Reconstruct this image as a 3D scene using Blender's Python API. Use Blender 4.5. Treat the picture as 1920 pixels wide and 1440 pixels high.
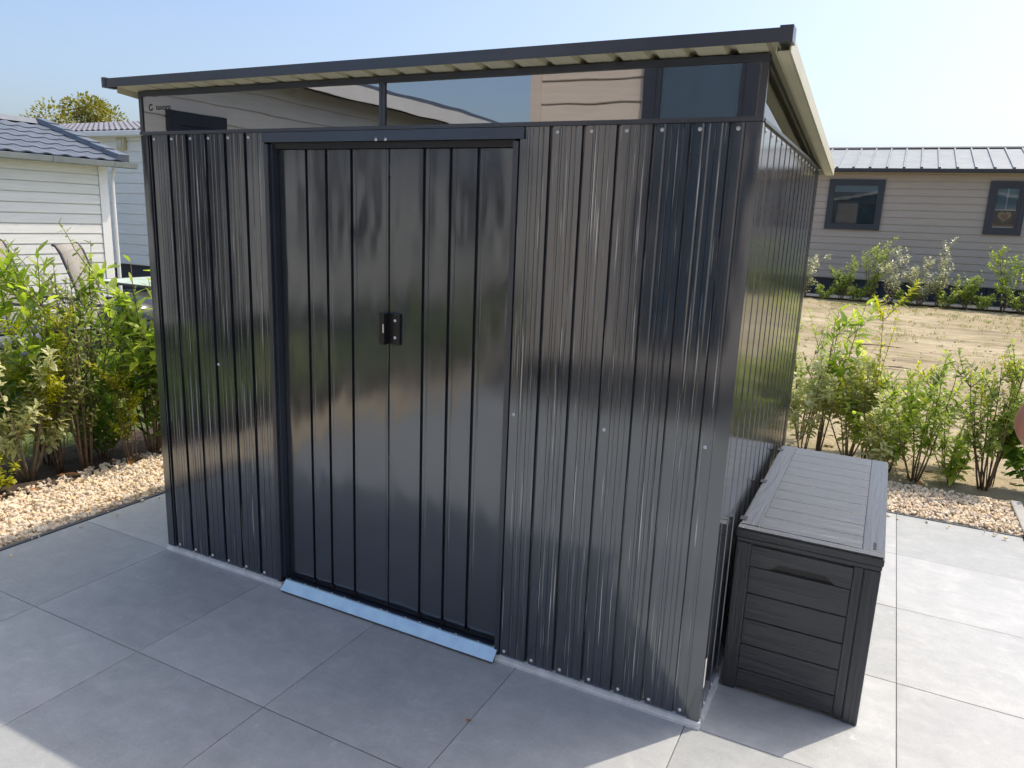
import bpy, bmesh, math, random
from mathutils import Vector, Matrix, Quaternion
random.seed(7)
R = math.radians
scene = bpy.context.scene
for o in list(bpy.data.objects):
    bpy.data.objects.remove(o)

# ------------------------------------------------------------------ camera
cam_d = bpy.data.cameras.new('camera')
cam = bpy.data.objects.new('camera', cam_d)
scene.collection.objects.link(cam)
cam_d.sensor_width = 36.0
cam_d.lens = 1376.08 * 36.0 / 1920.0
cam_d.clip_start = 0.05
cam_d.clip_end = 900.0
RIGHT = Vector((0.88875822, 0.45671614, 0.03897686))
DOWN = Vector((0.13371829, -0.17699716, -0.97508534))
FWD = Vector((-0.43843842, 0.87182703, -0.21837898))
CAM = Vector((0.3533, -2.0964, 1.5418))
cam.matrix_world = Matrix(((RIGHT.x, -DOWN.x, -FWD.x, CAM.x),
                           (RIGHT.y, -DOWN.y, -FWD.y, CAM.y),
                           (RIGHT.z, -DOWN.z, -FWD.z, CAM.z),
                           (0, 0, 0, 1)))
scene.camera = cam

# ------------------------------------------------------------------ light
SUN = Vector((0.344, 0.466, 1.0)).normalized()
world = bpy.data.worlds.new('World')
scene.world = world
world.use_nodes = True
wn = world.node_tree
for n in list(wn.nodes):
    wn.nodes.remove(n)
sky = wn.nodes.new('ShaderNodeTexSky')
sky.sky_type = 'NISHITA'
sky.sun_disc = False
sky.sun_elevation = math.asin(SUN.z)
sky.sun_rotation = math.atan2(SUN.x, SUN.y)
sky.air_density = 0.9
sky.dust_density = 4.0
sky.ozone_density = 2.2
bg = wn.nodes.new('ShaderNodeBackground')
bg.inputs['Strength'].default_value = 0.132
wo = wn.nodes.new('ShaderNodeOutputWorld')
wn.links.new(sky.outputs[0], bg.inputs[0])
wn.links.new(bg.outputs[0], wo.inputs[0])
sun_d = bpy.data.lights.new('sun', 'SUN')
sun_d.energy = 2.0
sun_d.angle = R(0.5)
sun_d.color = (1.0, 0.88, 0.72)
sun = bpy.data.objects.new('sun', sun_d)
scene.collection.objects.link(sun)
sun.rotation_euler = SUN.to_track_quat('Z', 'Y').to_euler()
sun.location = (6, 9, 18)
scene.view_settings.view_transform = 'Standard'
scene.view_settings.look = 'None'
scene.view_settings.exposure = 0.88
scene.view_settings.gamma = 1.0
scene.view_settings.use_curve_mapping = False
scene.render.engine = 'CYCLES'
scene.cycles.max_bounces = 8
scene.cycles.transparent_max_bounces = 16

# ------------------------------------------------------------------ materials
def nodes_of(name):
    m = bpy.data.materials.new(name)
    m.use_nodes = True
    nt = m.node_tree
    for n in list(nt.nodes):
        nt.nodes.remove(n)
    out = nt.nodes.new('ShaderNodeOutputMaterial')
    p = nt.nodes.new('ShaderNodeBsdfPrincipled')
    nt.links.new(p.outputs[0], out.inputs[0])
    return m, nt, p, out

def ramp(nt, fac, stops):
    r = nt.nodes.new('ShaderNodeValToRGB')
    els = r.color_ramp.elements
    while len(els) > 1:
        els.remove(els[-1])
    els[0].position = stops[0][0]
    els[0].color = tuple(stops[0][1]) + (1,)
    for pos, c in stops[1:]:
        e = els.new(pos)
        e.color = tuple(c) + (1,)
    nt.links.new(fac, r.inputs[0])
    return r.outputs[0]

def coords(nt, scale=(1, 1, 1), kind='Object', rand=False):
    tc = nt.nodes.new('ShaderNodeTexCoord')
    mp = nt.nodes.new('ShaderNodeMapping')
    mp.inputs['Scale'].default_value = scale
    nt.links.new(tc.outputs[kind], mp.inputs['Vector'])
    if rand:
        oi = nt.nodes.new('ShaderNodeObjectInfo')
        mu = nt.nodes.new('ShaderNodeMath')
        mu.operation = 'MULTIPLY'
        mu.inputs[1].default_value = 97.0
        nt.links.new(oi.outputs['Random'], mu.inputs[0])
        nt.links.new(mu.outputs[0], mp.inputs['Location'])
    return mp.outputs[0]

def noise(nt, vec, scale, detail=4, rough=0.55, dist=0.0):
    n = nt.nodes.new('ShaderNodeTexNoise')
    n.inputs['Scale'].default_value = scale
    n.inputs['Detail'].default_value = detail
    n.inputs['Roughness'].default_value = rough
    n.inputs['Distortion'].default_value = dist
    nt.links.new(vec, n.inputs['Vector'])
    return n.outputs['Fac']

def bump(nt, p, h, strength, dist, prev=None):
    b = nt.nodes.new('ShaderNodeBump')
    b.inputs['Strength'].default_value = strength
    b.inputs['Distance'].default_value = dist
    nt.links.new(h, b.inputs['Height'])
    if prev is not None:
        nt.links.new(prev, b.inputs['Normal'])
    nt.links.new(b.outputs[0], p.inputs['Normal'])
    return b.outputs[0]

def mixc(nt, fac, a, b, mode='MIX'):
    m = nt.nodes.new('ShaderNodeMix')
    m.data_type = 'RGBA'
    m.blend_type = mode
    if hasattr(fac, 'name'):
        nt.links.new(fac, m.inputs[0])
    else:
        m.inputs[0].default_value = fac
    for v, i in ((a, 6), (b, 7)):
        if hasattr(v, 'name'):
            nt.links.new(v, m.inputs[i])
        else:
            m.inputs[i].default_value = tuple(v) + (1,)
    return m.outputs[2]

def plain(name, col, rough=0.5, ior=1.5, var=0.12, vscale=6.0, bmp=0.0, bscale=40.0, metal=0.0, rand=False, scale=(1, 1, 1)):
    m, nt, p, out = nodes_of(name)
    v = coords(nt, scale, 'Object', rand)
    f = noise(nt, v, vscale, 5)
    lo = tuple(c * (1 - var) for c in col)
    hi = tuple(min(1, c * (1 + var)) for c in col)
    c = ramp(nt, f, ((0.3, lo), (0.7, hi)))
    nt.links.new(c, p.inputs['Base Color'])
    p.inputs['Roughness'].default_value = rough
    p.inputs['IOR'].default_value = ior
    p.inputs['Metallic'].default_value = metal
    if bmp > 0:
        h = noise(nt, v, bscale, 4)
        bump(nt, p, h, bmp, 0.01)
    return m

def shed_paint(name, col, streak, wave, rough=0.10, ior=2.35):
    m, nt, p, out = nodes_of(name)
    v = coords(nt)
    dust = noise(nt, v, 5.0, 6)
    c = ramp(nt, dust, ((0.35, col), (0.75, tuple(x * 1.35 for x in col))))
    # pale streaks along the sheet: scratches and reflections painted into the colour
    sv = coords(nt, (140, 140, 2.2))
    s = noise(nt, sv, 1.0, 2)
    s2 = ramp(nt, s, ((0.63, (0, 0, 0)), (0.70, (1, 1, 1))))
    sm = nt.nodes.new('ShaderNodeMath'); sm.operation = 'MULTIPLY'
    sm.inputs[1].default_value = streak
    nt.links.new(s2, sm.inputs[0])
    c2 = mixc(nt, sm.outputs[0], c, (0.60, 0.59, 0.57))
    nt.links.new(c2, p.inputs['Base Color'])
    p.inputs['IOR'].default_value = ior
    p.inputs['Specular Tint'].default_value = (0.86, 0.93, 1.0, 1)
    rr = nt.nodes.new('ShaderNodeMapRange')
    rr.inputs[3].default_value = rough * 0.55
    rr.inputs[4].default_value = rough * 1.9
    nt.links.new(dust, rr.inputs[0])
    nt.links.new(rr.outputs[0], p.inputs['Roughness'])
    wv = coords(nt, (5, 5, 1.6))
    w = noise(nt, wv, 1.0, 2)
    nrm = bump(nt, p, w, 0.5, wave)
    fv = coords(nt, (260, 260, 0.6))
    fine = noise(nt, fv, 1.0, 1)
    bump(nt, p, fine, 0.05 if streak > 0 else 0.03, 0.0012, nrm)
    return m

def glassy(name, tint, ior, rough=0.01, clear=True):
    m, nt, p, out = nodes_of(name)
    nt.nodes.remove(p)
    tr = nt.nodes.new('ShaderNodeBsdfTransparent')
    tr.inputs[0].default_value = tuple(tint) + (1,)
    gl = nt.nodes.new('ShaderNodeBsdfGlossy')
    gl.inputs['Roughness'].default_value = rough
    fr = nt.nodes.new('ShaderNodeFresnel')
    fr.inputs[0].default_value = ior
    mx = nt.nodes.new('ShaderNodeMixShader')
    nt.links.new(fr.outputs[0], mx.inputs[0])
    nt.links.new(tr.outputs[0], mx.inputs[1])
    nt.links.new(gl.outputs[0], mx.inputs[2])
    v = coords(nt, (2.2, 2.2, 5))
    h = noise(nt, v, 1.0, 2)
    b = nt.nodes.new('ShaderNodeBump')
    b.inputs['Strength'].default_value = 0.2
    b.inputs['Distance'].default_value = 0.0015
    nt.links.new(h, b.inputs['Height'])
    nt.links.new(b.outputs[0], gl.inputs['Normal'])
    nt.links.new(b.outputs[0], fr.inputs['Normal'])
    nt.links.new(mx.outputs[0], out.inputs[0])
    return m

def leaf_mat(name, lo, hi, trans=0.35, edge=None, rough=0.42):
    m, nt, p, out = nodes_of(name)
    geo = nt.nodes.new('ShaderNodeNewGeometry')
    oi = nt.nodes.new('ShaderNodeObjectInfo')
    add = nt.nodes.new('ShaderNodeMath'); add.operation = 'ADD'
    nt.links.new(geo.outputs['Random Per Island'], add.inputs[0])
    nt.links.new(oi.outputs['Random'], add.inputs[1])
    fr = nt.nodes.new('ShaderNodeMath'); fr.operation = 'FRACT'
    nt.links.new(add.outputs[0], fr.inputs[0])
    mid = tuple((a + b) / 2 for a, b in zip(lo, hi))
    c = ramp(nt, fr.outputs[0], ((0.0, lo), (0.55, mid), (1.0, hi)))
    if edge is not None:
        v = coords(nt, (1, 1, 1), 'Generated')
        n = noise(nt, v, 60, 2)
        f = ramp(nt, n, ((0.46, (0, 0, 0)), (0.56, (1, 1, 1))))
        c = mixc(nt, f, c, edge)
    nt.links.new(c, p.inputs['Base Color'])
    p.inputs['Roughness'].default_value = rough
    tl = nt.nodes.new('ShaderNodeBsdfTranslucent')
    tc = mixc(nt, 1.0, c, (1.25, 1.35, 0.55), 'MULTIPLY')
    nt.links.new(tc, tl.inputs[0])
    mx = nt.nodes.new('ShaderNodeMixShader')
    mx.inputs[0].default_value = trans
    nt.links.new(p.outputs[0], mx.inputs[1])
    nt.links.new(tl.outputs[0], mx.inputs[2])
    nt.links.new(mx.outputs[0], out.inputs[0])
    return m

M = {}
M['paint'] = shed_paint('anthracite_sheet_paint', (0.022, 0.025, 0.033), 0.75, 0.0035)
M['paint_side'] = shed_paint('anthracite_side_paint', (0.022, 0.025, 0.033), 0.0, 0.0004, rough=0.10)
M['paint_door'] = shed_paint('anthracite_door_paint', (0.022, 0.025, 0.033), 0.0, 0.020, rough=0.12)
M['trim'] = plain('anthracite_trim_paint', (0.020, 0.028, 0.046), 0.32, 1.8, 0.15, 8)
M['cream'] = plain('cream_coil_coat', (0.60, 0.58, 0.44), 0.45, 1.5, 0.06, 4)
M['galv'] = plain('galvanised_steel', (0.76, 0.80, 0.82), 0.35, 1.5, 0.12, 25, 0, 40, 0.25)
M['screw'] = plain('zinc_screw', (0.75, 0.76, 0.78), 0.35, 1.5, 0.05, 30, 0, 40, 0.5)
M['film'] = plain('blue_protective_film', (0.62, 0.84, 1.0), 0.30, 1.5, 0.10, 18, 0.25, 90, 0.6)
M['black'] = plain('black_plastic', (0.012, 0.012, 0.014), 0.35, 1.5, 0.1, 20)
M['glass'] = glassy('clear_roof_light', (0.84, 0.86, 0.84), 5.6)
M['winglass'] = glassy('window_glass', (0.80, 0.85, 0.88), 1.5)
M['white'] = plain('white_paint', (0.80, 0.80, 0.78), 0.5, 1.5, 0.04, 3)
M['sticker'] = plain('paper_sticker', (0.55, 0.55, 0.53), 0.6, 1.5, 0.05, 12)
M['ink'] = plain('dark_ink', (0.015, 0.015, 0.02), 0.6)

# storage box: dark resin with moulded grain
def resin(name, axis):
    m, nt, p, out = nodes_of(name)
    sc = {'x': (2.5, 42, 42), 'y': (42, 2.5, 42), 'z': (42, 42, 2.5)}[axis]
    v = coords(nt, sc, 'Object', True)
    g = noise(nt, v, 1.0, 5, 0.6, 1.6)
    c = ramp(nt, g, ((0.3, (0.006, 0.007, 0.011)), (0.7, (0.020, 0.021, 0.028))))
    nt.links.new(c, p.inputs['Base Color'])
    p.inputs['Roughness'].default_value = 0.40
    p.inputs['IOR'].default_value = 1.8
    p.inputs['Specular Tint'].default_value = (0.90, 0.95, 1.0, 1)
    p.inputs['Sheen Weight'].default_value = 0.40
    p.inputs['Sheen Tint'].default_value = (0.80, 0.91, 1.0, 1)
    p.inputs['Sheen Roughness'].default_value = 0.45
    bump(nt, p, g, 0.75, 0.006)
    return m
M['resin_x'] = resin('resin_grain_across', 'x')
M['resin_y'] = resin('resin_grain_along', 'y')
M['resin_z'] = resin('resin_grain_upright', 'z')

def tile_mat():
    m, nt, p, out = nodes_of('porcelain_paving')
    v = coords(nt, (1, 1, 1), 'Object', True)
    a = noise(nt, v, 2.6, 6, 0.62, 0.5)
    c1 = ramp(nt, a, ((0.30, (0.335, 0.345, 0.345)), (0.50, (0.425, 0.43, 0.425)), (0.72, (0.52, 0.515, 0.50))))
    sv = coords(nt, (3, 14, 14), 'Object', True)
    b = noise(nt, sv, 1.2, 5, 0.7, 0.8)
    c2 = mixc(nt, 0.45, c1, ramp(nt, b, ((0.32, (0.33, 0.335, 0.335)), (0.68, (0.54, 0.54, 0.525)))))
    gv = noise(nt, v, 11, 9, 0.72, 0.3)
    c2 = mixc(nt, 0.42, c2, ramp(nt, gv, ((0.34, (0.27, 0.28, 0.285)), (0.52, (0.40, 0.405, 0.40)), (0.68, (0.58, 0.575, 0.56)))))
    f = noise(nt, v, 240, 2)
    c3 = mixc(nt, 0.28, c2, ramp(nt, f, ((0.3, (0.30, 0.30, 0.29)), (0.7, (0.56, 0.55, 0.53)))))
    # small pale scuffs
    k = noise(nt, v, 9, 8, 0.7)
    kf = ramp(nt, k, ((0.64, (0, 0, 0)), (0.72, (0.8, 0.8, 0.8))))
    c4 = mixc(nt, kf, c3, (0.62, 0.61, 0.59))
    oi = nt.nodes.new('ShaderNodeObjectInfo')
    tone = ramp(nt, oi.outputs['Random'], ((0, (0.82, 0.83, 0.84)), (1, (1.02, 1.02, 1.02))))
    c5 = mixc(nt, 1.0, c4, tone, 'MULTIPLY')
    dk = noise(nt, v, 70, 3, 0.6)
    df = ramp(nt, dk, ((0.73, (0, 0, 0)), (0.77, (0.55, 0.55, 0.55))))
    c5 = mixc(nt, df, c5, (0.12, 0.11, 0.10))
    c5 = mixc(nt, 1.0, c5, (0.955, 1.0, 1.035), 'MULTIPLY')
    nt.links.new(c5, p.inputs['Base Color'])
    p.inputs['Roughness'].default_value = 0.55
    bump(nt, p, f, 0.12, 0.002)
    return m
M['tile'] = tile_mat()
M['grout'] = plain('dark_joint_sand', (0.13, 0.13, 0.12), 0.9)
M['edging'] = plain('grey_edging', (0.10, 0.11, 0.12), 0.6)
M['concrete'] = plain('pale_concrete', (0.36, 0.36, 0.35), 0.8, 1.5, 0.15, 8, 0.2, 60)
M['soil'] = plain('damp_soil', (0.065, 0.045, 0.03), 0.95, 1.5, 0.4, 14, 0.8, 40)

def island_mat(name, stops, rough):
    m, nt, p, out = nodes_of(name)
    g = nt.nodes.new('ShaderNodeNewGeometry')
    c = ramp(nt, g.outputs['Random Per Island'], stops)
    v = coords(nt)
    n = noise(nt, v, 90, 3)
    c = mixc(nt, 0.25, c, ramp(nt, n, ((0.3, (0.34, 0.27, 0.18)), (0.7, (0.85, 0.77, 0.62)))))
    nt.links.new(c, p.inputs['Base Color'])
    p.inputs['Roughness'].default_value = rough
    return m
M['gravel'] = island_mat('ochre_gravel', ((0, (0.66, 0.48, 0.27)), (0.2, (0.76, 0.60, 0.38)), (0.42, (0.84, 0.73, 0.54)),
                                         (0.6, (0.68, 0.56, 0.42)), (0.72, (0.50, 0.44, 0.38)), (0.82, (0.80, 0.74, 0.64)), (1, (0.72, 0.54, 0.40))), 0.8)

def sand_mat():
    m, nt, p, out = nodes_of('trodden_sand')
    v = coords(nt)
    a = noise(nt, v, 0.55, 6, 0.6)
    c1 = ramp(nt, a, ((0.3, (0.30, 0.240, 0.145)), (0.55, (0.41, 0.345, 0.220)), (0.75, (0.49, 0.425, 0.285))))
    sv = coords(nt, (0.5, 3.2, 1))
    b = noise(nt, sv, 1.6, 6, 0.7)
    f = ramp(nt, b, ((0.47, (0, 0, 0)), (0.66, (0.85, 0.85, 0.85))))
    c2 = mixc(nt, f, c1, (0.20, 0.165, 0.10))
    g = noise(nt, v, 1.3, 7, 0.75)
    gf = ramp(nt, g, ((0.53, (0, 0, 0)), (0.64, (0.65, 0.65, 0.65))))
    c3 = mixc(nt, gf, c2, (0.20, 0.20, 0.07))
    nt.links.new(c3, p.inputs['Base Color'])
    p.inputs['Roughness'].default_value = 0.95
    h = noise(nt, v, 5, 8, 0.7)
    n1 = bump(nt, p, h, 0.8, 0.05)
    bump(nt, p, noise(nt, v, 60, 3), 0.5, 0.01, n1)
    return m
M['sand'] = sand_mat()
M['lawn'] = plain('worn_lawn', (0.075, 0.105, 0.03), 0.95, 1.5, 0.5, 5, 0.8, 50)
M['grass'] = leaf_mat('grass_blade', (0.14, 0.17, 0.04), (0.36, 0.34, 0.10), 0.4)

def siding(name, col, rough=0.55, grain=0.25):
    m, nt, p, out = nodes_of(name)
    v = coords(nt, (1, 1, 1), 'Object', True)
    gv = coords(nt, (3, 3, 40), 'Object', True)
    f = noise(nt, gv, 1.0, 4, 0.6, 0.6)
    a = noise(nt, v, 0.8, 3)
    c = ramp(nt, f, ((0.3, tuple(x * 0.9 for x in col)), (0.7, tuple(min(1, x * 1.07) for x in col))))
    c = mixc(nt, 0.25, c, ramp(nt, a, ((0.3, tuple(x * 0.85 for x in col)), (0.7, col))))
    nt.links.new(c, p.inputs['Base Color'])
    p.inputs['Roughness'].default_value = rough
    bump(nt, p, f, grain, 0.003)
    return m
M['taupe_light'] = siding('light_taupe_cladding', (0.58, 0.51, 0.44))
M['taupe'] = siding('taupe_cladding', (0.44, 0.39, 0.34))
M['grey_clad'] = siding('warm_grey_cladding', (0.74, 0.71, 0.66))
M['white_clad'] = siding('white_vinyl_siding', (0.74, 0.74, 0.71), 0.45, 0.1)
M['pale_clad'] = siding('pale_blue_white_siding', (0.75, 0.77, 0.79), 0.5, 0.1)
M['frame'] = plain('anthracite_window_frame', (0.030, 0.036, 0.052), 0.4, 1.5, 0.1)
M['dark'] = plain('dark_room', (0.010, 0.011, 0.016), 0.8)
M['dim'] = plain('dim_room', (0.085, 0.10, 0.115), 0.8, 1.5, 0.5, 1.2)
M['pale_blind'] = plain('pale_blue_blind', (0.62, 0.70, 0.74), 0.8, 1.5, 0.08)
M['skirt_grey'] = plain('grey_skirting', (0.085, 0.085, 0.09), 0.7)
M['blind'] = plain('pale_pleated_blind', (0.30, 0.36, 0.40), 0.8, 1.5, 0.1)
M['metal_roof'] = plain('grey_metal_roof', (0.25, 0.285, 0.30), 0.6, 1.5, 0.12, 3)
M['roof_dark'] = plain('dark_roof_edge', (0.030, 0.034, 0.042), 0.5)
M['blue_tile'] = plain('blue_grey_roof_tile', (0.125, 0.148, 0.18), 0.5, 1.5, 0.15, 6, 0, 40, 0, True)
M['lilac_tile'] = plain('grey_roof_tile', (0.22, 0.22, 0.25), 0.5, 1.5, 0.15, 6)
M['gutter'] = plain('zinc_gutter', (0.30, 0.33, 0.34), 0.45, 1.5, 0.12, 6, 0, 40, 0.2)
M['skirt'] = plain('dark_blue_skirting', (0.022, 0.028, 0.045), 0.6)
M['cream_box'] = plain('cream_plastic', (0.55, 0.49, 0.33), 0.5)
M['wood'] = plain('pale_wood', (0.55, 0.33, 0.19), 0.6, 1.5, 0.15, 20)
M['wood2'] = plain('burnt_wood', (0.30, 0.12, 0.06), 0.6, 1.5, 0.15, 20)
M['sling'] = plain('taupe_sling_fabric', (0.31, 0.29, 0.26), 0.85, 1.5, 0.08, 40, 0.3, 300)
M['alu'] = plain('dark_aluminium', (0.06, 0.062, 0.066), 0.4)
M['cushion'] = plain('blue_grey_cushion', (0.13, 0.15, 0.18), 0.9, 1.5, 0.15, 9)
M['green_glass'] = glassy('greenish_table_glass', (0.60, 0.80, 0.70), 1.7)
M['table_print'] = plain('pale_green_tabletop', (0.50, 0.62, 0.52), 0.3, 1.5, 0.25, 7)
M['enamel'] = plain('black_enamel', (0.010, 0.011, 0.014), 0.18, 1.6, 0.1)
M['bark'] = plain('shrub_stem_bark', (0.15, 0.105, 0.07), 0.85, 1.5, 0.35, 30)
M['bark_pale'] = plain('pale_stem_bark', (0.26, 0.20, 0.13), 0.85, 1.5, 0.3, 30)
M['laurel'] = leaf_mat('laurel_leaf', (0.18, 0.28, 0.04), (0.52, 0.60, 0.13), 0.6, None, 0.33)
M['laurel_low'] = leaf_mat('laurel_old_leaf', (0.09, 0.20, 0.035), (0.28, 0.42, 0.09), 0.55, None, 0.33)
M['silver'] = leaf_mat('silverberry_leaf', (0.34, 0.38, 0.19), (0.64, 0.64, 0.42), 0.45, (0.68, 0.66, 0.42))
M['forsythia'] = leaf_mat('forsythia_leaf', (0.30, 0.34, 0.03), (0.60, 0.56, 0.03), 0.5)
M['small_green'] = leaf_mat('privet_leaf', (0.18, 0.25, 0.06), (0.48, 0.54, 0.19), 0.55)
M['variegated'] = leaf_mat('variegated_leaf', (0.20, 0.24, 0.10), (0.60, 0.60, 0.44), 0.25, (0.72, 0.72, 0.60))
M['tree_leaf'] = leaf_mat('autumnal_tree_leaf', (0.12, 0.14, 0.02), (0.34, 0.29, 0.05), 0.35)
M['dead_leaf'] = plain('dead_leaf', (0.32, 0.15, 0.05), 0.8, 1.5, 0.3, 30)
M['petal'] = plain('white_petal', (0.80, 0.80, 0.68), 0.7)
M['skin'] = plain('skin', (0.52, 0.24, 0.16), 0.5, 1.45, 0.06, 9)
M['shirt'] = plain('navy_cotton', (0.03, 0.04, 0.08), 0.9, 1.5, 0.15, 20, 0.2, 200)
M['shorts'] = plain('beige_cotton', (0.33, 0.27, 0.19), 0.9, 1.5, 0.12, 20, 0.2, 200)
M['hair'] = plain('brown_hair', (0.06, 0.035, 0.02), 0.6, 1.5, 0.3, 60)
M['eye'] = plain('eye_white', (0.7, 0.7, 0.68), 0.3)
M['shoe'] = plain('dark_shoe', (0.03, 0.03, 0.03), 0.6)

# ------------------------------------------------------------------ helpers
COL = scene.collection
ORG = {}

class MB:
    def __init__(s):
        s.v = []
        s.f = []
        s.smooth = False
    def add(s, verts, faces):
        b = len(s.v)
        s.v += [tuple(v) for v in verts]
        s.f += [tuple(i + b for i in f) for f in faces]
        return s
    def box(s, x0, x1, y0, y1, z0, z1):
        return s.add([(x0, y0, z0), (x1, y0, z0), (x1, y1, z0), (x0, y1, z0), (x0, y0, z1), (x1, y0, z1), (x1, y1, z1), (x0, y1, z1)],
                     [(0, 3, 2, 1), (4, 5, 6, 7), (0, 1, 5, 4), (1, 2, 6, 5), (2, 3, 7, 6), (3, 0, 4, 7)])
    def prism(s, prof, axis, a, b):
        """closed profile of (p, q) extruded along an axis from a to b"""
        n = len(prof)
        def P(p, q, t):
            return {'x': (t, p, q), 'y': (p, t, q), 'z': (p, q, t)}[axis]
        vs = [P(p, q, a) for p, q in prof] + [P(p, q, b) for p, q in prof]
        fs = [(i, (i + 1) % n, n + (i + 1) % n, n + i) for i in range(n)]
        fs += [tuple(range(n - 1, -1, -1)), tuple(range(n, 2 * n))]
        return s.add(vs, fs)
    def tube(s, pts, rad, n=6, cap=True):
        pts = [Vector(p) for p in pts]
        if not hasattr(rad, '__len__'):
            rad = [rad] * len(pts)
        vs = []
        for i, p in enumerate(pts):
            d = (pts[min(i + 1, len(pts) - 1)] - pts[max(i - 1, 0)]).normalized()
            u = d.orthogonal().normalized() if i == 0 else (u - d * u.dot(d)).normalized()
            w = d.cross(u)
            for k in range(n):
                a = 2 * math.pi * k / n
                vs.append(p + (u * math.cos(a) + w * math.sin(a)) * rad[i])
        fs = []
        for i in range(len(pts) - 1):
            for k in range(n):
                a, b = i * n + k, i * n + (k + 1) % n
                fs.append((a, b, b + n, a + n))
        if cap:
            fs += [tuple(range(n - 1, -1, -1)), tuple(range((len(pts) - 1) * n, len(pts) * n))]
        return s.add(vs, fs)
    def lathe(s, prof, c=(0, 0, 0), n=20):
        vs = []
        for r, z in prof:
            for k in range(n):
                a = 2 * math.pi * k / n
                vs.append((c[0] + r * math.cos(a), c[1] + r * math.sin(a), c[2] + z))
        fs = []
        for i in range(len(prof) - 1):
            for k in range(n):
                a, b = i * n + k, i * n + (k + 1) % n
                fs.append((a, b, b + n, a + n))
        return s.add(vs, fs)
    def mesh(s, name, off=(0, 0, 0)):
        me = bpy.data.meshes.new(name)
        me.from_pydata([(v[0] - off[0], v[1] - off[1], v[2] - off[2]) for v in s.v], [], s.f)
        me.update()
        return me

def thing(name, label, cat, loc=(0, 0, 0), group=None):
    o = bpy.data.objects.new(name, None)
    o.empty_display_size = 0.1
    COL.objects.link(o)
    o.location = loc
    o['label'] = label
    o['category'] = cat
    if group:
        o['group'] = group
    ORG[o.name] = Vector(loc)
    return o

def part(name, mb, mat, parent, label=None, kind=None, smooth=False, bevel=0.0, recalc=True):
    org = ORG[parent.name]
    me = mb.mesh(name, org)
    if recalc:
        bm = bmesh.new(); bm.from_mesh(me)
        bmesh.ops.recalc_face_normals(bm, faces=bm.faces)
        bm.to_mesh(me); bm.free()
    me.materials.append(M[mat])
    if smooth:
        me.polygons.foreach_set('use_smooth', [True] * len(me.polygons))
    o = bpy.data.objects.new(name, me)
    COL.objects.link(o)
    o.parent = parent
    ORG[o.name] = org
    if label:
        o['label'] = label
    if kind:
        o['kind'] = kind
    if bevel > 0:
        b = o.modifiers.new('bevel', 'BEVEL')
        b.width = bevel
        b.segments = 2
        b.limit_method = 'ANGLE'
    return o

def solo(name, mb, mat, label=None, cat=None, kind=None, loc=(0, 0, 0), smooth=False, bevel=0.0, group=None):
    me = mb.mesh(name, loc)
    bm = bmesh.new(); bm.from_mesh(me)
    bmesh.ops.recalc_face_normals(bm, faces=bm.faces)
    bm.to_mesh(me); bm.free()
    me.materials.append(M[mat])
    if smooth:
        me.polygons.foreach_set('use_smooth', [True] * len(me.polygons))
    o = bpy.data.objects.new(name, me)
    COL.objects.link(o)
    o.location = loc
    ORG[o.name] = Vector(loc)
    if label: o['label'] = label
    if cat: o['category'] = cat
    if kind: o['kind'] = kind
    if group: o['group'] = group
    if bevel > 0:
        b = o.modifiers.new('bevel', 'BEVEL'); b.width = bevel; b.segments = 2; b.limit_method = 'ANGLE'
    return o

def inst(name, me, parent, mat4):
    o = bpy.data.objects.new(name, me)
    COL.objects.link(o)
    o.parent = parent
    o.matrix_local = mat4
    ORG[o.name] = ORG[parent.name]
    return o

def text_mesh(body, size, thick=0.0004):
    cu = bpy.data.curves.new('lettering', 'FONT')
    cu.body = body
    cu.size = size
    cu.extrude = thick
    cu.align_x = 'LEFT'
    ob = bpy.data.objects.new('lettering', cu)
    COL.objects.link(ob)
    dg = bpy.context.evaluated_depsgraph_get()
    me = bpy.data.meshes.new_from_object(ob.evaluated_get(dg))
    bpy.data.objects.remove(ob)
    return me

# ------------------------------------------------------------------ setting: ground
def sheet(name, x0, x1, y0, y1, z, mat, nx=1, ny=1, amp=0.0, kind='structure'):
    mb = MB()
    rnd = random.Random(hash(name) % 1000 if False else 5)
    for j in range(ny + 1):
        for i in range(nx + 1):
            x = x0 + (x1 - x0) * i / nx
            y = y0 + (y1 - y0) * j / ny
            e = 0 if i in (0, nx) or j in (0, ny) else 1
            mb.v.append((x, y, z + e * amp * rnd.uniform(-1, 1)))
    for j in range(ny):
        for i in range(nx):
            a = j * (nx + 1) + i
            mb.f.append((a, a + 1, a + nx + 2, a + nx + 1))
    return solo(name, mb, mat, kind=kind, smooth=amp > 0)

sheet('ground', -300, 300, -300, 300, -0.05, 'sand')
lot = sheet('sand_lot', -3.0, 12.0, 2.96, 17.0, -0.016, 'sand', 100, 190, 0.010)
def rut(x, y):
    z = 0.0
    for y0, sl, w in ((6.6, 0.05, 0.13), (8.2, 0.06, 0.13), (11.0, -0.04, 0.15), (12.6, -0.05, 0.15), (5.1, 0.22, 0.10)):
        d = (y - (y0 + sl * x + 0.12 * math.sin(x * 0.9 + y0))) / w
        z += -0.030 * math.exp(-d * d) + 0.014 * math.exp(-(abs(d) - 1.8) ** 2 * 2)
    return z + 0.010 * math.sin(x * 2.1 + 0.7 * y) * math.sin(y * 1.7)
for v in lot.data.vertices:
    if 3.4 < v.co.y < 16.9 and -2.9 < v.co.x < 11.9:
        v.co.z += rut(v.co.x, v.co.y)
sheet('lawn', -16.0, -4.25, -12.0, 6.0, -0.03, 'lawn', 40, 40, 0.012)
sheet('lawn_beside_patio', 1.235, 5.0, -6.0, 2.95, -0.025, 'lawn', 10, 20, 0.01)
sheet('planting_bed', -4.25, -3.45, -6.0, 6.0, -0.012, 'soil', 8, 60, 0.02)
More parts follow.
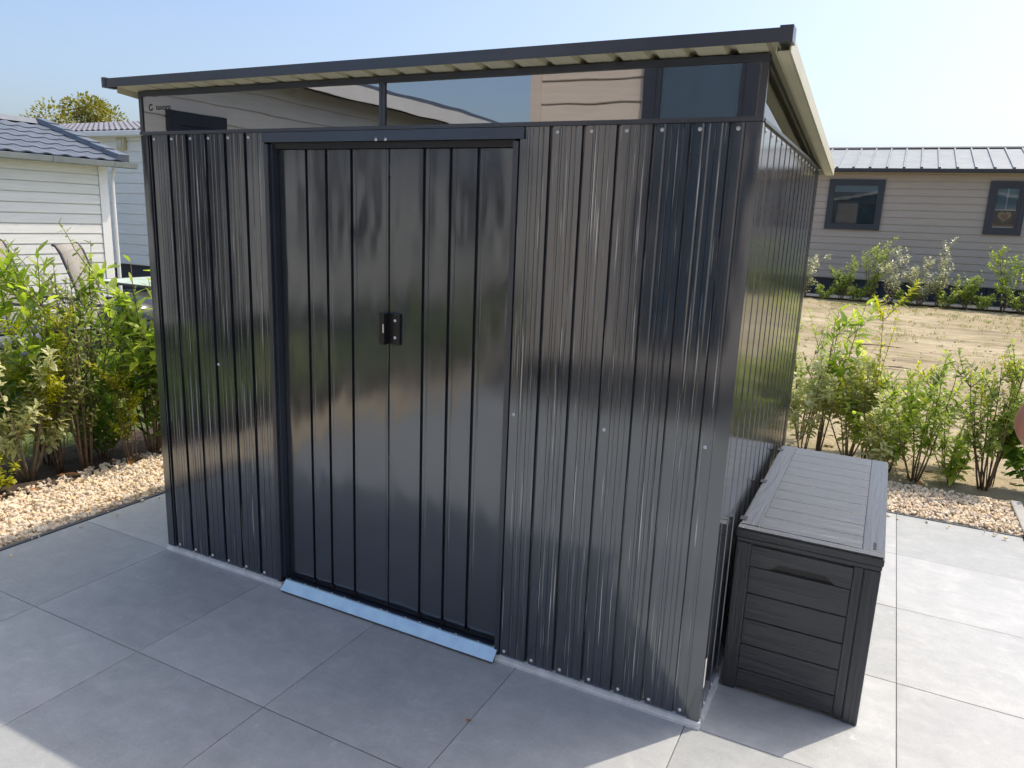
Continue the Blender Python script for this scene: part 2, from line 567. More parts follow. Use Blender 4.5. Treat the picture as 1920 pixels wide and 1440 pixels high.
sheet('concrete_path', -3.0, 14.0, 17.25, 17.9, 0.02, 'concrete')

# patio: dark bed with single paving tiles
T = 0.6
TX0, TY0 = 0.564, -0.005
patio = sheet('patio', -3.036, 1.164, -4.0, 2.395, -0.006, 'grout')
ORG[patio.name] = Vector((0, 0, 0))
def tile_mesh(w, h):
    mb = MB()
    g, b, d = 0.0012, 0.0018, 0.0055
    x0, x1, y0, y1 = -w / 2 + g, w / 2 - g, -h / 2 + g, h / 2 - g
    vs = [(x0, y0, -d), (x1, y0, -d), (x1, y1, -d), (x0, y1, -d), (x0, y0, -b * .6), (x1, y0, -b * .6), (x1, y1, -b * .6), (x0, y1, -b * .6),
          (x0 + b, y0 + b, 0), (x1 - b, y0 + b, 0), (x1 - b, y1 - b, 0), (x0 + b, y1 - b, 0)]
    fs = [(0, 1, 5, 4), (1, 2, 6, 5), (2, 3, 7, 6), (3, 0, 4, 7), (4, 5, 9, 8), (5, 6, 10, 9), (6, 7, 11, 10), (7, 4, 8, 11), (8, 9, 10, 11)]
    mb.add(vs, fs)
    me = mb.mesh('paving_tile')
    me.materials.append(M['tile'])
    return me
TM = tile_mesh(T, T)
for i in range(-6, 1):
    for j in range(-7, 4):
        x = TX0 + (i + 0.5) * T
        y = TY0 + (j + 0.5) * T
        if y < -3.9:
            continue
        rot = random.choice((0, math.pi))
        tilt = random.uniform(-0.0012, 0.0012)
        inst('paving_tile', TM, patio, Matrix.Translation((x, y, random.uniform(-0.0005, 0.0003))) @ Matrix.Rotation(rot, 4, 'Z') @ Matrix.Rotation(tilt, 4, 'X'))
eg = MB().box(-3.062, -3.040, -4.0, 2.46, -0.05, 0.004)
solo('patio_edging', eg, 'edging', kind='structure')
eg = MB().box(-3.038, 1.166, 2.398, 2.412, -0.05, 0.003)
solo('patio_edging', eg, 'edging', kind='structure')
kb = thing('concrete_kerb', 'row of grey kerb blocks closing the end of the gravel strip', 'kerb', (1.2, 2.6, 0))
for k in range(7):
    y0 = -1.2 + k * 0.6
    part('kerb_block', MB().box(1.170, 1.228, y0 + 0.003, y0 + 0.597 - (0.02 if k == 6 else 0), -0.06, 0.022), 'concrete', kb, bevel=0.006)

# gravel: thousands of little stones
def stone_template(seed):
    rnd = random.Random(seed)
    bm = bmesh.new()
    bmesh.ops.create_icosphere(bm, subdivisions=1, radius=1.0)
    vs = [v.co * rnd.uniform(0.72, 1.12) for v in bm.verts]
    bm.verts.index_update()
    fs = [tuple(v.index for v in f.verts) for f in bm.faces]
    bm.free()
    return vs, fs
STONES = [stone_template(k) for k in range(6)]
def gravel(name, x0, x1, y0, y1, n, z, label):
    rnd = random.Random(n)
    mb = MB()
    for _ in range(n):
        vs, fs = rnd.choice(STONES)
        s = rnd.uniform(0.004, 0.0105) if rnd.random() < 0.7 else rnd.uniform(0.0105, 0.0165)
        q = Quaternion((rnd.gauss(0, 1), rnd.gauss(0, 1), rnd.gauss(0, 1), rnd.gauss(0, 1))).normalized()
        sx, sy, sz = s * rnd.uniform(1, 1.5), s * rnd.uniform(0.8, 1.1), s * rnd.uniform(0.6, 0.85)
        c = Vector((rnd.uniform(x0, x1), rnd.uniform(y0, y1), z + rnd.uniform(-0.004, 0.011)))
        mb.add([q @ Vector((v.x * sx, v.y * sy, v.z * sz)) + c for v in vs], fs)
    o = solo(name, mb, 'gravel', kind='stuff', label=label, cat='gravel')
    return o
M['gravel_far'] = plain('ochre_gravel_bed', (0.55, 0.45, 0.31), 0.9, 1.5, 0.35, 55, 0.8, 60)
sheet('gravel_bed', -3.62, -3.062, -6.0, 3.0, -0.008, 'gravel_far')
sheet('gravel_bed', -1.0, 1.17, 2.412, 3.02, -0.008, 'soil')
gravel('gravel', -3.60, -3.066, -1.15, 1.6, 9500, 0.0, 'loose ochre gravel strip between the paving and the shrubs behind the shed corner')
gravel('gravel', -3.72, -3.58, -1.0, 1.6, 700, 0.0, 'scattered ochre gravel stones on the dark soil under the shrubs')
gravel('gravel', -0.2, 1.168, 2.415, 2.98, 5200, 0.0, 'ochre gravel strip in front of the sandy lot, ending at the kerb')

gravel('gravel', -3.06, -2.93, -0.6, 1.2, 16, 0.004, 'a few stray gravel stones spilt onto the left paving edge')
gravel('gravel', 0.2, 1.15, 2.30, 2.395, 14, 0.004, 'a few stray gravel stones spilt onto the sunlit paving edge')
# ------------------------------------------------------------------ shed
W, H1, D = 2.428, 1.82, 1.60
shed = thing('garden_shed', 'anthracite corrugated metal garden shed with sliding doors and glazed band under its roof', 'shed', (-W / 2, D / 2, 0))

def wall_profile(a, b, start, pitch, g0=-0.024, g1=-0.013, depth=0.013, beads=True):
    """list of (u, outward offset) from a to b; grooves just before each screw line"""
    pts = [(a, 0.0)]
    n = int((b - start) / pitch) + 3
    for k in range(-2, n):
        s = start + k * pitch
        gl = [(s + g0 - 0.002, 0.0), (s + g0, -depth), (s + g1, -depth), (s + g1 + 0.0025, 0.0)]
        if s + g0 - 0.003 > a and s + g1 + 0.004 < b:
            pts += gl
        for c, h in () if not beads else ((0.010, 0.0004), (0.0285, 0.0011), (0.0615, 0.0010)):
            u = s + c
            if u - 0.004 > a and u + 0.004 < b:
                w = 0.0024
                if k % 3 == 1 and c > 0.02:
                    h, w = 0.0026, 0.0030
                pts += [(u - w, 0.0), (u - w * 0.5, h * 0.75), (u, h), (u + w * 0.5, h * 0.75), (u + w, 0.0)]
        for c in () if not beads else (0.0165, 0.0460):
            u = s + c
            if u - 0.004 > a and u + 0.004 < b:
                pts += [(u - 0.0009, 0.0), (u - 0.0004, -0.0022), (u + 0.0004, -0.0022), (u + 0.0009, 0.0)]
    pts.append((b, 0.0))
    pts.sort(key=lambda q: q[0])
    return pts

def wall_sheet(prof, to3, z0, z1f):
    mb = MB()
    n = len(prof)
    for u, o in prof:
        mb.v.append(to3(u, o, z0))
    for u, o in prof:
        mb.v.append(to3(u, o, z1f(u)))
    for i in range(n - 1):
        mb.f.append((i, i + 1, n + i + 1, n + i))
    return mb
ZB = 0.024
f3 = lambda u, o, z: (u, -o, z)
SL = [-2.360, -2.257, -2.151, -2.051, -1.9456, -1.841]
SR = [-0.691, -0.583, -0.475, -0.368, -0.265, -0.160, -0.058]
wl = part('front_wall_panel', wall_sheet(wall_profile(-W, -1.762, -2.3605, 0.1041), f3, ZB, lambda u: 1.818), 'paint', shed, recalc=False)
wr = part('front_wall_panel', wall_sheet(wall_profile(-0.706, 0.0, -0.6895, 0.1055), f3, ZB, lambda u: 1.818), 'paint', shed, recalc=False)
side = part('side_wall_panel', wall_sheet(wall_profile(0.0, D, 0.075, 0.112, -0.030, -0.010, 0.012, False), lambda u, o, z: (o, u, z), ZB, lambda u: 1.818), 'paint_side', shed, recalc=False)
part('side_wall_panel', wall_sheet(wall_profile(0.0, D, 0.075, 0.112), lambda u, o, z: (-W - o, u, z), ZB, lambda u: 1.818), 'paint', shed, recalc=False)
part('back_wall_panel', wall_sheet(wall_profile(-W, 0.0, -2.36, 0.1055), lambda u, o, z: (u, D + o, z), ZB, lambda u: 1.815), 'paint', shed, recalc=False)
# corner trims
for x0, x1 in ((-0.034, 0.0045), (-W - 0.0045, -W + 0.034)):
    mb = MB().box(x0, x1, -0.0045, -0.002, ZB, 1.816)
    xx = (0.002, 0.0045) if x0 > -1 else (-W - 0.0045, -W - 0.002)
    mb.box(xx[0], xx[1], -0.0018, 0.030, ZB, 1.816)
    part('corner_trim', mb, 'paint_door', shed)
part('corner_trim', MB().box(0.002, 0.0045, D - 0.03, D + 0.004, ZB, 1.81), 'paint_door', shed)
# galvanised base rail
part('base_rail', MB().box(-W - 0.012, -1.735, -0.013, 0.02, 0.0, 0.010).box(-W - 0.012, -1.735, -0.009, 0.016, 0.010, 0.0235), 'galv', shed)
part('base_rail', MB().box(-0.722, 0.010, -0.013, 0.02, 0.0, 0.010).box(-0.722, 0.010, -0.009, 0.016, 0.010, 0.0235), 'galv', shed)
part('base_rail', MB().box(-0.015, 0.013, 0.021, D + 0.01, 0.0, 0.0235), 'galv', shed)
part('base_rail', MB().box(-W - 0.012, -W + 0.014, 0.021, D + 0.01, 0.0, 0.0235), 'galv', shed)
part('base_rail', MB().box(-W + 0.015, -0.016, D - 0.01, D + 0.01, 0.0, 0.0235), 'galv', shed)
# sill of the glazed band, beam and posts
part('window_sill', MB().box(-W - 0.004, 0.005, -0.009, 0.012, 1.8185, 1.8305), 'trim', shed)
part('window_sill', MB().box(0.0055 - 0.012, 0.0075, 0.0125, D + 0.004, 1.8185, 1.8275), 'trim', shed)
part('window_sill', MB().box(-W - 0.0075, -W + 0.006, 0.0125, D + 0.004, 1.8185, 1.8275), 'trim', shed)
part('top_beam', MB().box(-W - 0.004, 0.005, -0.006, 0.022, 1.9655, 1.984), 'trim', shed)
part('window_post', MB().box(-0.014, 0.004, -0.0055, 0.010, 1.831, 1.965), 'trim', shed)
part('window_post', MB().box(-W - 0.003, -W + 0.014, -0.0055, 0.010, 1.831, 1.965), 'trim', shed)
part('window_post', MB().box(-1.234, -1.223, -0.0065, 0.010, 1.831, 1.965).box(-1.221, -1.210, -0.0065, 0.010, 1.831, 1.965).box(-1.2229, -1.2211, -0.004, 0.010, 1.831, 1.965), 'trim', shed)
for a, b in ((-W + 0.0145, -1.2345), (-1.2095, -0.0145)):
    pn = part('front_pane', MB().box(a, b, -0.001, 0.0025, 1.831, 1.965), 'glass', shed)
    xm = -1.836 if a < -2 else -0.599
    part('pane_joint', MB().box(xm - 0.006, xm + 0.006, 0.0030, 0.006, 1.832, 1.964), 'sticker', pn)
# triangular side panes
for x in (0.0, -W):
    mb = MB()
    zt = lambda y: 1.975 - 0.1005 * y
    t = 0.0025
    mb.prism([(0.012, 1.829), (1.40, 1.829), (0.012, zt(0.02))], 'x', x - t / 2, x + t / 2)
    part('side_pane', mb, 'glass', shed)
    part('gable_rail', MB().prism([(0.026, zt(0.026) - 0.014), (1.5, zt(1.5) - 0.014), (1.5, zt(1.5) + 0.002), (0.026, zt(0.026) + 0.002)], 'x', x - 0.006, x + 0.004), 'trim', shed)
# inside frame rails seen through the glazing
part('back_rail', MB().box(-W + 0.03, -0.03, D - 0.04, D - 0.012, 1.77, 1.81), 'galv', shed)
# brand sticker behind the left pane
stk = part('pane_sticker', MB().box(-2.405, -2.19, 0.0032, 0.0040, 1.834, 1.955), 'sticker', shed)
me = text_mesh('tuxoro', 0.030)
me.materials.append(M['ink'])
tx = bpy.data.objects.new('lettering', me); COL.objects.link(tx); tx.parent = stk
tx.matrix_local = Matrix.Translation(Vector((-2.335, -0.0016, 1.913)) - ORG[shed.name]) @ Matrix.Rotation(R(90), 4, 'X')
rg = MB()
for k in range(20):
    a0, a1 = R(40) + R(300) * k / 20, R(40) + R(300) * (k + 1) / 20
    cx, cz = -2.365, 1.923
    q = [(cx + r * math.cos(a), -0.0016, cz + r * math.sin(a)) for r, a in ((0.008, a0), (0.013, a0), (0.013, a1), (0.008, a1))]
    q += [(p[0], -0.0012, p[2]) for p in q]
    rg.add(q, [(0, 1, 2, 3), (7, 6, 5, 4), (0, 4, 5, 1), (2, 6, 7, 3)])
part('emblem', rg, 'ink', stk)

# door frame
part('door_jamb', MB().box(-1.760, -1.740, -0.006, 0.045, 0.0245, 1.776).box(-1.7395, -1.728, 0.006, 0.045, 0.0245, 1.776), 'trim', shed)
part('door_jamb', MB().box(-0.727, -0.709, -0.006, 0.045, 0.0245, 1.776), 'trim', shed)
part('door_header', MB().prism([(-0.009, 1.783), (-0.006, 1.8175), (0.05, 1.8175), (0.05, 1.783)], 'x', -1.766, -0.690), 'trim', shed)
part('door_track', MB().box(-1.739, -0.728, 0.012, 0.05, 1.762, 1.7825), 'black', shed)
part('threshold', MB().box(-1.739, -0.728, 0.006, 0.075, 0.0, 0.036).box(-1.739, -0.728, 0.006, 0.010, 0.036, 0.0445), 'trim', shed)
rmp = part('ramp', MB().prism([(-0.038, 0.012), (-0.004, 0.044), (0.004, 0.044), (0.004, 0.041), (-0.003, 0.041), (-0.036, 0.009)], 'x', -1.716, -0.716), 'film', shed, label='light blue protective film on the door ramp')
part('ramp_support', MB().prism([(-0.034, 0.002), (-0.034, 0.0085), (-0.003, 0.038), (0.003, 0.038), (0.003, 0.002)], 'x', -1.712, -0.720), 'edging', rmp)

DY = 0.040
def door(x0, x1, grooves):
    prof = [(x0, 0.0), (x0 + 0.002, 0.004)]
    for g in grooves:
        prof += [(g - 0.006, 0.004), (g - 0.0045, -0.009), (g + 0.0045, -0.009), (g + 0.0065, 0.004),
                 (g + 0.016, 0.004), (g + 0.018, 0.0055), (g + 0.021, 0.0055), (g + 0.023, 0.004)]
    prof += [(x1 - 0.012, 0.004), (x1 - 0.009, 0.0055), (x1 - 0.003, 0.0055), (x1, 0.0)]
    mb = wall_sheet(prof, lambda u, o, z: (u, DY - o, z), 0.044, lambda u: 1.760)
    d = part('door', mb, 'paint_door', shed, recalc=False)
    sl = d.modifiers.new('thickness', 'SOLIDIFY'); sl.thickness = 0.006; sl.offset = -1
    for g in grooves:
        part('guide_block', MB().box(g - 0.008, g + 0.012, DY - 0.012, DY - 0.007, 0.046, 0.062), 'black', d)
    return d
d1 = door(-1.7275, -1.2235, (-1.594, -1.501, -1.386))
d2 = door(-1.2205, -0.7285, (-1.078, -0.974, -0.870))
hd = part('handle', MB().box(-1.2225 + 0.0, -1.170, DY - 0.0135, DY - 0.0062, 1.088, 1.200).box(-1.2222, -1.2165, DY - 0.042, DY - 0.0136, 1.088, 1.200), 'black', d2, bevel=0.0015)
part('handle', MB().box(-1.248, -1.2245, DY - 0.030, DY - 0.0062, 1.088, 1.200), 'black', d1, bevel=0.0015)
part('latch', MB().box(-1.2215, -1.2165, DY - 0.0435, DY - 0.0422, 1.132, 1.163), 'screw', hd)
for z in (1.114, 1.175):
    mb = MB(); mb.lathe([(0.0, 0.004), (0.004, 0.003), (0.006, 0.0)], (0, 0, 0), 10)
    mb.v = [(-1.190 + v[0], DY - 0.0136 - v[2], z + v[1]) for v in mb.v]
    part('screw', mb, 'screw', hd, smooth=True)

# roof: corrugated sheet, fascia, verge trims
RX0, RX1, RY0, RY1 = -W - 0.050, 0.060, -0.085, 1.66
zr = lambda y: 1.988 - 0.1030 * y
def roof_sheet():
    prof = []
    x = RX0
    prof.append((RX0, 0.0))
    s = -2.32
    while s < RX1 - 0.05:
        prof += [(s, 0.0), (s + 0.006, 0.014), (s + 0.024, 0.014), (s + 0.030, 0.0)]
        for c in (0.050, 0.075):
            prof += [(s + c, 0.0), (s + c + 0.002, 0.0012), (s + c + 0.004, 0.0)]
        s += 0.1055
    prof.append((RX1, 0.0))
    prof = [q for q in prof if q[0] <= RX1]
    mb = MB()
    n = len(prof)
    for y in (RY0, RY1):
        for u, o in prof:
            mb.v.append((u, y, zr(y) + o))
    for i in range(n - 1):
        mb.f.append((i, i + 1, n + i + 1, n + i))
    for y in (RY0, RY1):
        for u, o in prof:
            mb.v.append((u, y, zr(y) + o + 0.0012))
    for i in range(n - 1):
        mb.f.append((2 * n + i, 3 * n + i, 3 * n + i + 1, 2 * n + i + 1))
    return mb
rf_mb = roof_sheet()
roof = part('roof', rf_mb, 'cream', shed, recalc=False)
roof.data.materials.append(M['paint'])
hf = len(roof.data.polygons) // 2
for i, pl in enumerate(roof.data.polygons):
    pl.material_index = 0 if i < hf else 1
part('fascia', MB().prism([(-0.112, 1.986), (-0.112, 2.018), (-0.070, 2.020), (-0.070, 2.016), (-0.108, 2.014), (-0.108, 1.986)], 'x', RX0 - 0.008, RX1 - 0.020), 'trim', roof)
for x0, x1 in ((RX1 - 0.022, RX1 + 0.010), (RX0 - 0.018, RX0 + 0.004)):
    part('fascia_cap', MB().box(x0, x1, -0.115, -0.064, 1.9845, 2.0225), 'trim', roof, bevel=0.001)
def sloped(x0, x1, y0, y1, dz0, dz1):
    return MB().prism([(y0, zr(y0) + dz0), (y1, zr(y1) + dz0), (y1, zr(y1) + dz1), (y0, zr(y0) + dz1)], 'x', x0, x1)
part('verge_trim', sloped(RX1 - 0.002, RX1 + 0.002, -0.062, RY1, -0.022, 0.022), 'cream', roof)
part('verge_trim', sloped(RX1 - 0.030, RX1 - 0.003, -0.062, RY1, -0.022, -0.019), 'cream', roof)
part('verge_trim', sloped(RX1 - 0.034, RX1 - 0.031, -0.062, RY1, -0.022, -0.004), 'cream', roof)
part('verge_trim', sloped(RX0 - 0.002, RX0 + 0.002, -0.062, RY1, -0.022, 0.022), 'cream', roof)
part('eave_trim', MB().box(RX0, RX1 + 0.002, RY1 + 0.001, RY1 + 0.006, zr(RY1) - 0.020, zr(RY1) + 0.02), 'cream', roof)
for yy in (0.45, 1.05):
    part('purlin', MB().box(-W + 0.004, -0.008, yy - 0.012, yy + 0.012, zr(yy) - 0.030, zr(yy) - 0.003), 'galv', roof)

# screws
sc = MB(); sc.lathe([(0.0, 0.0045), (0.0030, 0.0040), (0.0040, 0.0018), (0.0043, 0.0012), (0.0058, 0.0010), (0.0060, 0.0)], (0, 0, 0), 10)
SCM = sc.mesh('screw'); SCM.materials.append(M['screw'])
SCM.polygons.foreach_set('use_smooth', [True] * len(SCM.polygons))
front_rot = Matrix.Rotation(R(90), 4, 'X')
def screw(parent, x, y, z, rot):
    inst('screw', SCM, parent, Matrix.Translation(Vector((x, y, z)) - ORG[parent.name]) @ rot)
for x in SL:
    screw(wl, x, -0.0004, 1.802, front_rot); screw(wl, x, -0.0004, 0.040, front_rot)
screw(wl, -2.055, -0.0004, 0.914, front_rot)
for x in SR:
    if x > -0.6:
        screw(wr, x, -0.0004, 1.802, front_rot)
    screw(wr, x, -0.0004, 0.042, front_rot)
for x in (-0.691, -0.375, -0.061):
    screw(wr, x, -0.0004, 0.915, front_rot)
for k in range(13):
    if k not in (3, 4, 5, 6, 7, 8, 9, 10):
        screw(side, 0.0004, 0.075 + 0.112 * k, 0.042, Matrix.Rotation(R(90), 4, 'Y'))
    screw(side, 0.0004, 0.075 + 0.112 * k, 1.803, Matrix.Rotation(R(90), 4, 'Y'))
for x in (-1.706, -1.62, -1.555, -1.48, -1.415, -1.345, -1.235, -1.205, -1.12, -1.055, -0.965, -0.895, -0.80, -0.735):
    screw(shed, x, 0.0055, 0.040, Matrix.Rotation(R(70), 4, 'X'))
for x in (-1.245, -1.205):
    screw(shed, x, -0.0092, 1.787, front_rot)
part('barcode_label', MB().box(0.0046, 0.0052, 0.008, 0.026, 0.135, 0.232), 'white', shed)

# ------------------------------------------------------------------ storage box
bx0, bx1, by0, by1 = 0.018, 0.452, 0.262, 1.335
box = thing('storage_box', 'dark resin garden storage box with wood-grain planks standing against the shed side', 'storage box', ((bx0 + bx1) / 2, (by0 + by1) / 2, 0))
body = part('body', MB().box(bx0 + 0.016, bx1 - 0.016, by0 + 0.016, by1 - 0.016, 0.012, 0.535), 'resin_x', box)
pw = 0.050
for xa, ya in ((bx0, by0), (bx1 - pw, by0), (bx0, by1 - pw), (bx1 - pw, by1 - pw)):
    part('corner_post', MB().box(xa + 0.002, xa + pw - 0.002, ya + 0.002, ya + pw - 0.002, 0.0, 0.538), 'resin_z', box, bevel=0.004)
zs = [0.014, 0.082, 0.175, 0.269, 0.362, 0.458, 0.530]
for i in range(6):
    z0, z1 = zs[i], zs[i + 1]
    hx0, hx1 = bx0 + pw + 0.001, bx1 - pw - 0.029
    if i == 5:
        mb = MB()
        hz0, hz1 = z0 + 0.002, 0.484
        # plank with a trapezoid grip cut-out along its lower edge
        xs = [hx0, 0.132, 0.158, 0.298, 0.328, hx1]
        bt = [hz0, hz0, hz1, hz1, hz0, hz0]
        poly = [(x, b) for x, b in zip(xs, bt)] + [(hx1, z1), (hx0, z1)]
        for yy in (by0 + 0.004, by0 + 0.0155):
            mb.v += [(x, yy, z) for x, z in poly]
        nn = len(poly)
        mb.f += [tuple(range(nn)), tuple(range(2 * nn - 1, nn - 1, -1))]
        mb.f += [(k, (k + 1) % nn, nn + (k + 1) % nn, nn + k) for k in range(nn)]
        pk = part('plank', mb, 'resin_x', box)
        part('grip_recess', MB().box(0.133, 0.327, by0 + 0.0142, by0 + 0.0158, hz0, hz1 + 0.002), 'black', pk)
    else:
        part('plank', MB().box(hx0, hx1, by0 + 0.004, by0 + 0.0155, z0 + 0.002, z1 - 0.001), 'resin_x', box, bevel=0.002)
    part('plank', MB().box(bx1 - 0.0155, bx1 - 0.004, by0 + pw + 0.001, by1 - pw - 0.001, z0 + 0.002, z1 - 0.001), 'resin_y', box, bevel=0.002)
    part('plank', MB().box(hx0, hx1 + 0.027, by1 - 0.0155, by1 - 0.004, z0 + 0.002, z1 - 0.001), 'resin_x', box, bevel=0.002)
part('stile', MB().box(bx1 - pw - 0.027, bx1 - pw - 0.0005, by0 + 0.003, by0 + 0.0155, 0.010, 0.538), 'resin_z', box, bevel=0.002)
lid = part('lid', MB().box(bx0 - 0.002, bx1 + 0.002, by0 - 0.004, by1 + 0.004, 0.556, 0.582).box(bx0 + 0.001, bx1 - 0.001, by0 - 0.001, by1 + 0.001, 0.540, 0.5555), 'resin_x', box, bevel=0.004)
LT = 0.5825
part('lid_rail', MB().box(bx0 + 0.004, bx0 + 0.062, by0 + 0.040, by1 - 0.003, LT, LT + 0.006), 'resin_y', lid, bevel=0.002)
part('lid_rail', MB().box(bx1 - 0.062, bx1 - 0.001, by0 + 0.034, by1 - 0.003, LT, LT + 0.006), 'resin_y', lid, bevel=0.002)
part('lid_rail', MB().box(bx0 + 0.000, bx1 - 0.001, by0 - 0.002, by0 + 0.032, LT, LT + 0.0065), 'resin_x', lid, bevel=0.003)
npk = 10
L0, L1 = by0 + 0.036, by1 - 0.004
for k in range(npk):
    a = L0 + (L1 - L0) * k / npk
    b = L0 + (L1 - L0) * (k + 1) / npk
    part('lid_plank', MB().box(bx0 + 0.064, bx1 - 0.064, a + 0.0012, b - 0.0012, LT, LT + 0.0055), 'resin_x', lid, bevel=0.0015)
for y in (0.345, 0.77, 1.25):
    part('hinge', MB().box(bx0 - 0.006, bx0 + 0.016, y - 0.018, y + 0.018, 0.552, LT + 0.0075), 'black', lid)
me = text_mesh('toomax', 0.020)
me.materials.append(M['ink'])
tx = bpy.data.objects.new('lettering', me); COL.objects.link(tx); tx.parent = lid
tx.matrix_local = Matrix.Translation(Vector((0.428, 0.305, LT + 0.0062)) - ORG[box.name]) @ Matrix.Rotation(R(90), 4, 'Z')

# ------------------------------------------------------------------ houses
class Wall:
    """frame of a vertical wall: origin, horizontal tangent, outward normal"""
    def __init__(s, o, t, n):
        s.o, s.t, s.n = Vector(o), Vector(t), Vector(n)
    def p(s, a, z, d):
        q = s.o + s.t * a + s.n * d
        return (q.x, q.y, z)
    def box(s, mb, a0, a1, z0, z1, d0, d1):
        vs = [s.p(a, z, d) for z in (z0, z1) for a, d in ((a0, d0), (a1, d0), (a1, d1), (a0, d1))]
        return mb.add(vs, [(0, 3, 2, 1), (4, 5, 6, 7), (0, 1, 5, 4), (1, 2, 6, 5), (2, 3, 7, 6), (3, 0, 4, 7)])
    def prism(s, mb, prof, a0, a1):
        """profile of (d, z) along the wall"""
        n = len(prof)
        vs = [s.p(a0, z, d) for d, z in prof] + [s.p(a1, z, d) for d, z in prof]
        return mb.add(vs, [(i, (i + 1) % n, n + (i + 1) % n, n + i) for i in range(n)] + [tuple(range(n)), tuple(range(2 * n - 1, n - 1, -1))])

def boards(parent, w, a0, a1, z0, z1, pitch, mat, lap=0.014, gap=0.012):
    z = z0
    while z < z1 - 0.03:
        zt = min(z + pitch, z1)
        mb = MB()
        w.prism(mb, [(0.0, z + gap), (lap, z + gap), (lap + 0.002, z + gap + 0.006), (lap - 0.003, zt), (0.0, zt)], a0, a1)
        part('siding_board', mb, mat, parent)
        z += pitch

def window(parent, w, a0, a1, z0, z1, fw=0.09, sash=0.045, inner='dim', glass='winglass'):
    mb = MB()
    w.box(mb, a0, a0 + fw, z0, z1, 0.0, 0.075); w.box(mb, a1 - fw, a1, z0, z1, 0.0, 0.075)
    w.box(mb, a0 + fw, a1 - fw, z0, z0 + fw, 0.0, 0.075); w.box(mb, a0 + fw, a1 - fw, z1 - fw, z1, 0.0, 0.075)
    win = part('window', mb, 'frame', parent)
    b0, b1, y0, y1 = a0 + fw, a1 - fw, z0 + fw, z1 - fw
    mb = MB()
    w.box(mb, b0, b0 + sash, y0, y1, 0.0, 0.062); w.box(mb, b1 - sash, b1, y0, y1, 0.0, 0.062)
    w.box(mb, b0 + sash, b1 - sash, y0, y0 + sash, 0.0, 0.062); w.box(mb, b0 + sash, b1 - sash, y1 - sash, y1, 0.0, 0.062)
    part('sash', mb, 'frame', win)
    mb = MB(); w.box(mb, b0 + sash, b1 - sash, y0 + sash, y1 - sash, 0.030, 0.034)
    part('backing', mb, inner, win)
    mb = MB(); w.box(mb, b0 + sash, b1 - sash, y0 + sash, y1 - sash, 0.054, 0.057)
    part('pane', mb, glass, win)
    return win, (b0 + sash, b1 - sash, y0 + sash, y1 - sash)

# --- taupe mobile home across the sandy lot
far = thing('mobile_home', 'long taupe clad mobile home with grey standing seam roof beyond the sandy lot', 'house', (2.0, 21.0, 0))
FW = Wall((0, 19.0, 0), (1, 0, 0), (0, -1, 0))
mb = MB(); mb.box(-4.0, 15.0, 19.0, 24.0, 0.38, 3.10)
part('wall_core', mb, 'taupe', far)
boards(far, FW, -4.0, 15.0, 0.38, 3.10, 0.175, 'taupe', 0.020, 0.018)
mb = MB(); mb.box(-3.9, 14.9, 19.08, 23.9, -0.04, 0.375)
part('skirting', mb, 'skirt', far)
for k in range(32):
    part('skirting_panel', MB().box(-3.9 + k * 0.58, -3.9 + k * 0.58 + 0.56, 19.05, 19.078, -0.04, 0.37), 'skirt', far)
RS = (3.86 - 3.13) / (21.5 - 18.72)
rfz = lambda y: 3.13 + (y - 18.72) * RS
rf = part('roof', MB().prism([(18.72, 3.13), (21.5, 3.86), (24.3, 3.13), (24.3, 3.105), (21.5, 3.83), (18.72, 3.105)], 'x', -4.25, 15.25), 'metal_roof', far)
part('gutter', MB().box(-4.3, 15.3, 18.60, 18.715, 3.03, 3.12), 'roof_dark', rf, bevel=0.01)
part('soffit', MB().box(-4.2, 15.2, 18.72, 19.0, 3.075, 3.10), 'roof_dark', rf)
part('ridge_cap', MB().prism([(21.36, 3.835), (21.5, 3.885), (21.64, 3.835), (21.64, 3.86), (21.5, 3.905), (21.36, 3.86)], 'x', -4.27, 15.27), 'roof_dark', rf)
x = -4.2
while x < 15.2:
    mb = MB()
    vs = []
    for y in (18.70, 21.35):
        z = rfz(y)
        vs += [(x - 0.028, y, z + 0.001), (x - 0.016, y, z + 0.035), (x + 0.016, y, z + 0.035), (x + 0.028, y, z + 0.001)]
    mb.add(vs, [(0, 1, 5, 4), (1, 2, 6, 5), (2, 3, 7, 6), (3, 2, 1, 0), (4, 5, 6, 7)])
    rb = part('roof_rib', mb, 'metal_roof', rf)
    part('rib_end', MB().box(x - 0.03, x + 0.03, 18.685, 18.698, rfz(18.7) - 0.01, rfz(18.7) + 0.035), 'roof_dark', rf)
    x += 0.375
w1, q = window(far, FW, -1.346, -0.056, 1.63, 2.87, 0.10, 0.05, 'dim')
mb = MB(); FW.box(mb, q[0], q[1], q[3] - 0.16, q[3], 0.036, 0.042)
part('blind', mb, 'blind', w1)
w2, q = window(far, FW, 2.167, 2.93, 1.635, 2.868, 0.11, 0.06, 'dark')
zm = q[2] + 0.42
mb = MB(); FW.box(mb, q[0] + 0.005, q[1] - 0.005, zm, q[3], 0.036, 0.042)
bl = part('blind', mb, 'blind', w2)
mb = MB(); FW.box(mb, q[0] + 0.005, q[1] - 0.005, zm - 0.025, zm, 0.035, 0.046)
part('blind_rail', mb, 'white', bl)
cx = (q[0] + q[1]) / 2
mb = MB(); FW.box(mb, cx - 0.012, cx + 0.012, zm + 0.002, q[3], 0.0425, 0.045)
part('blind_cord', mb, 'white', bl)
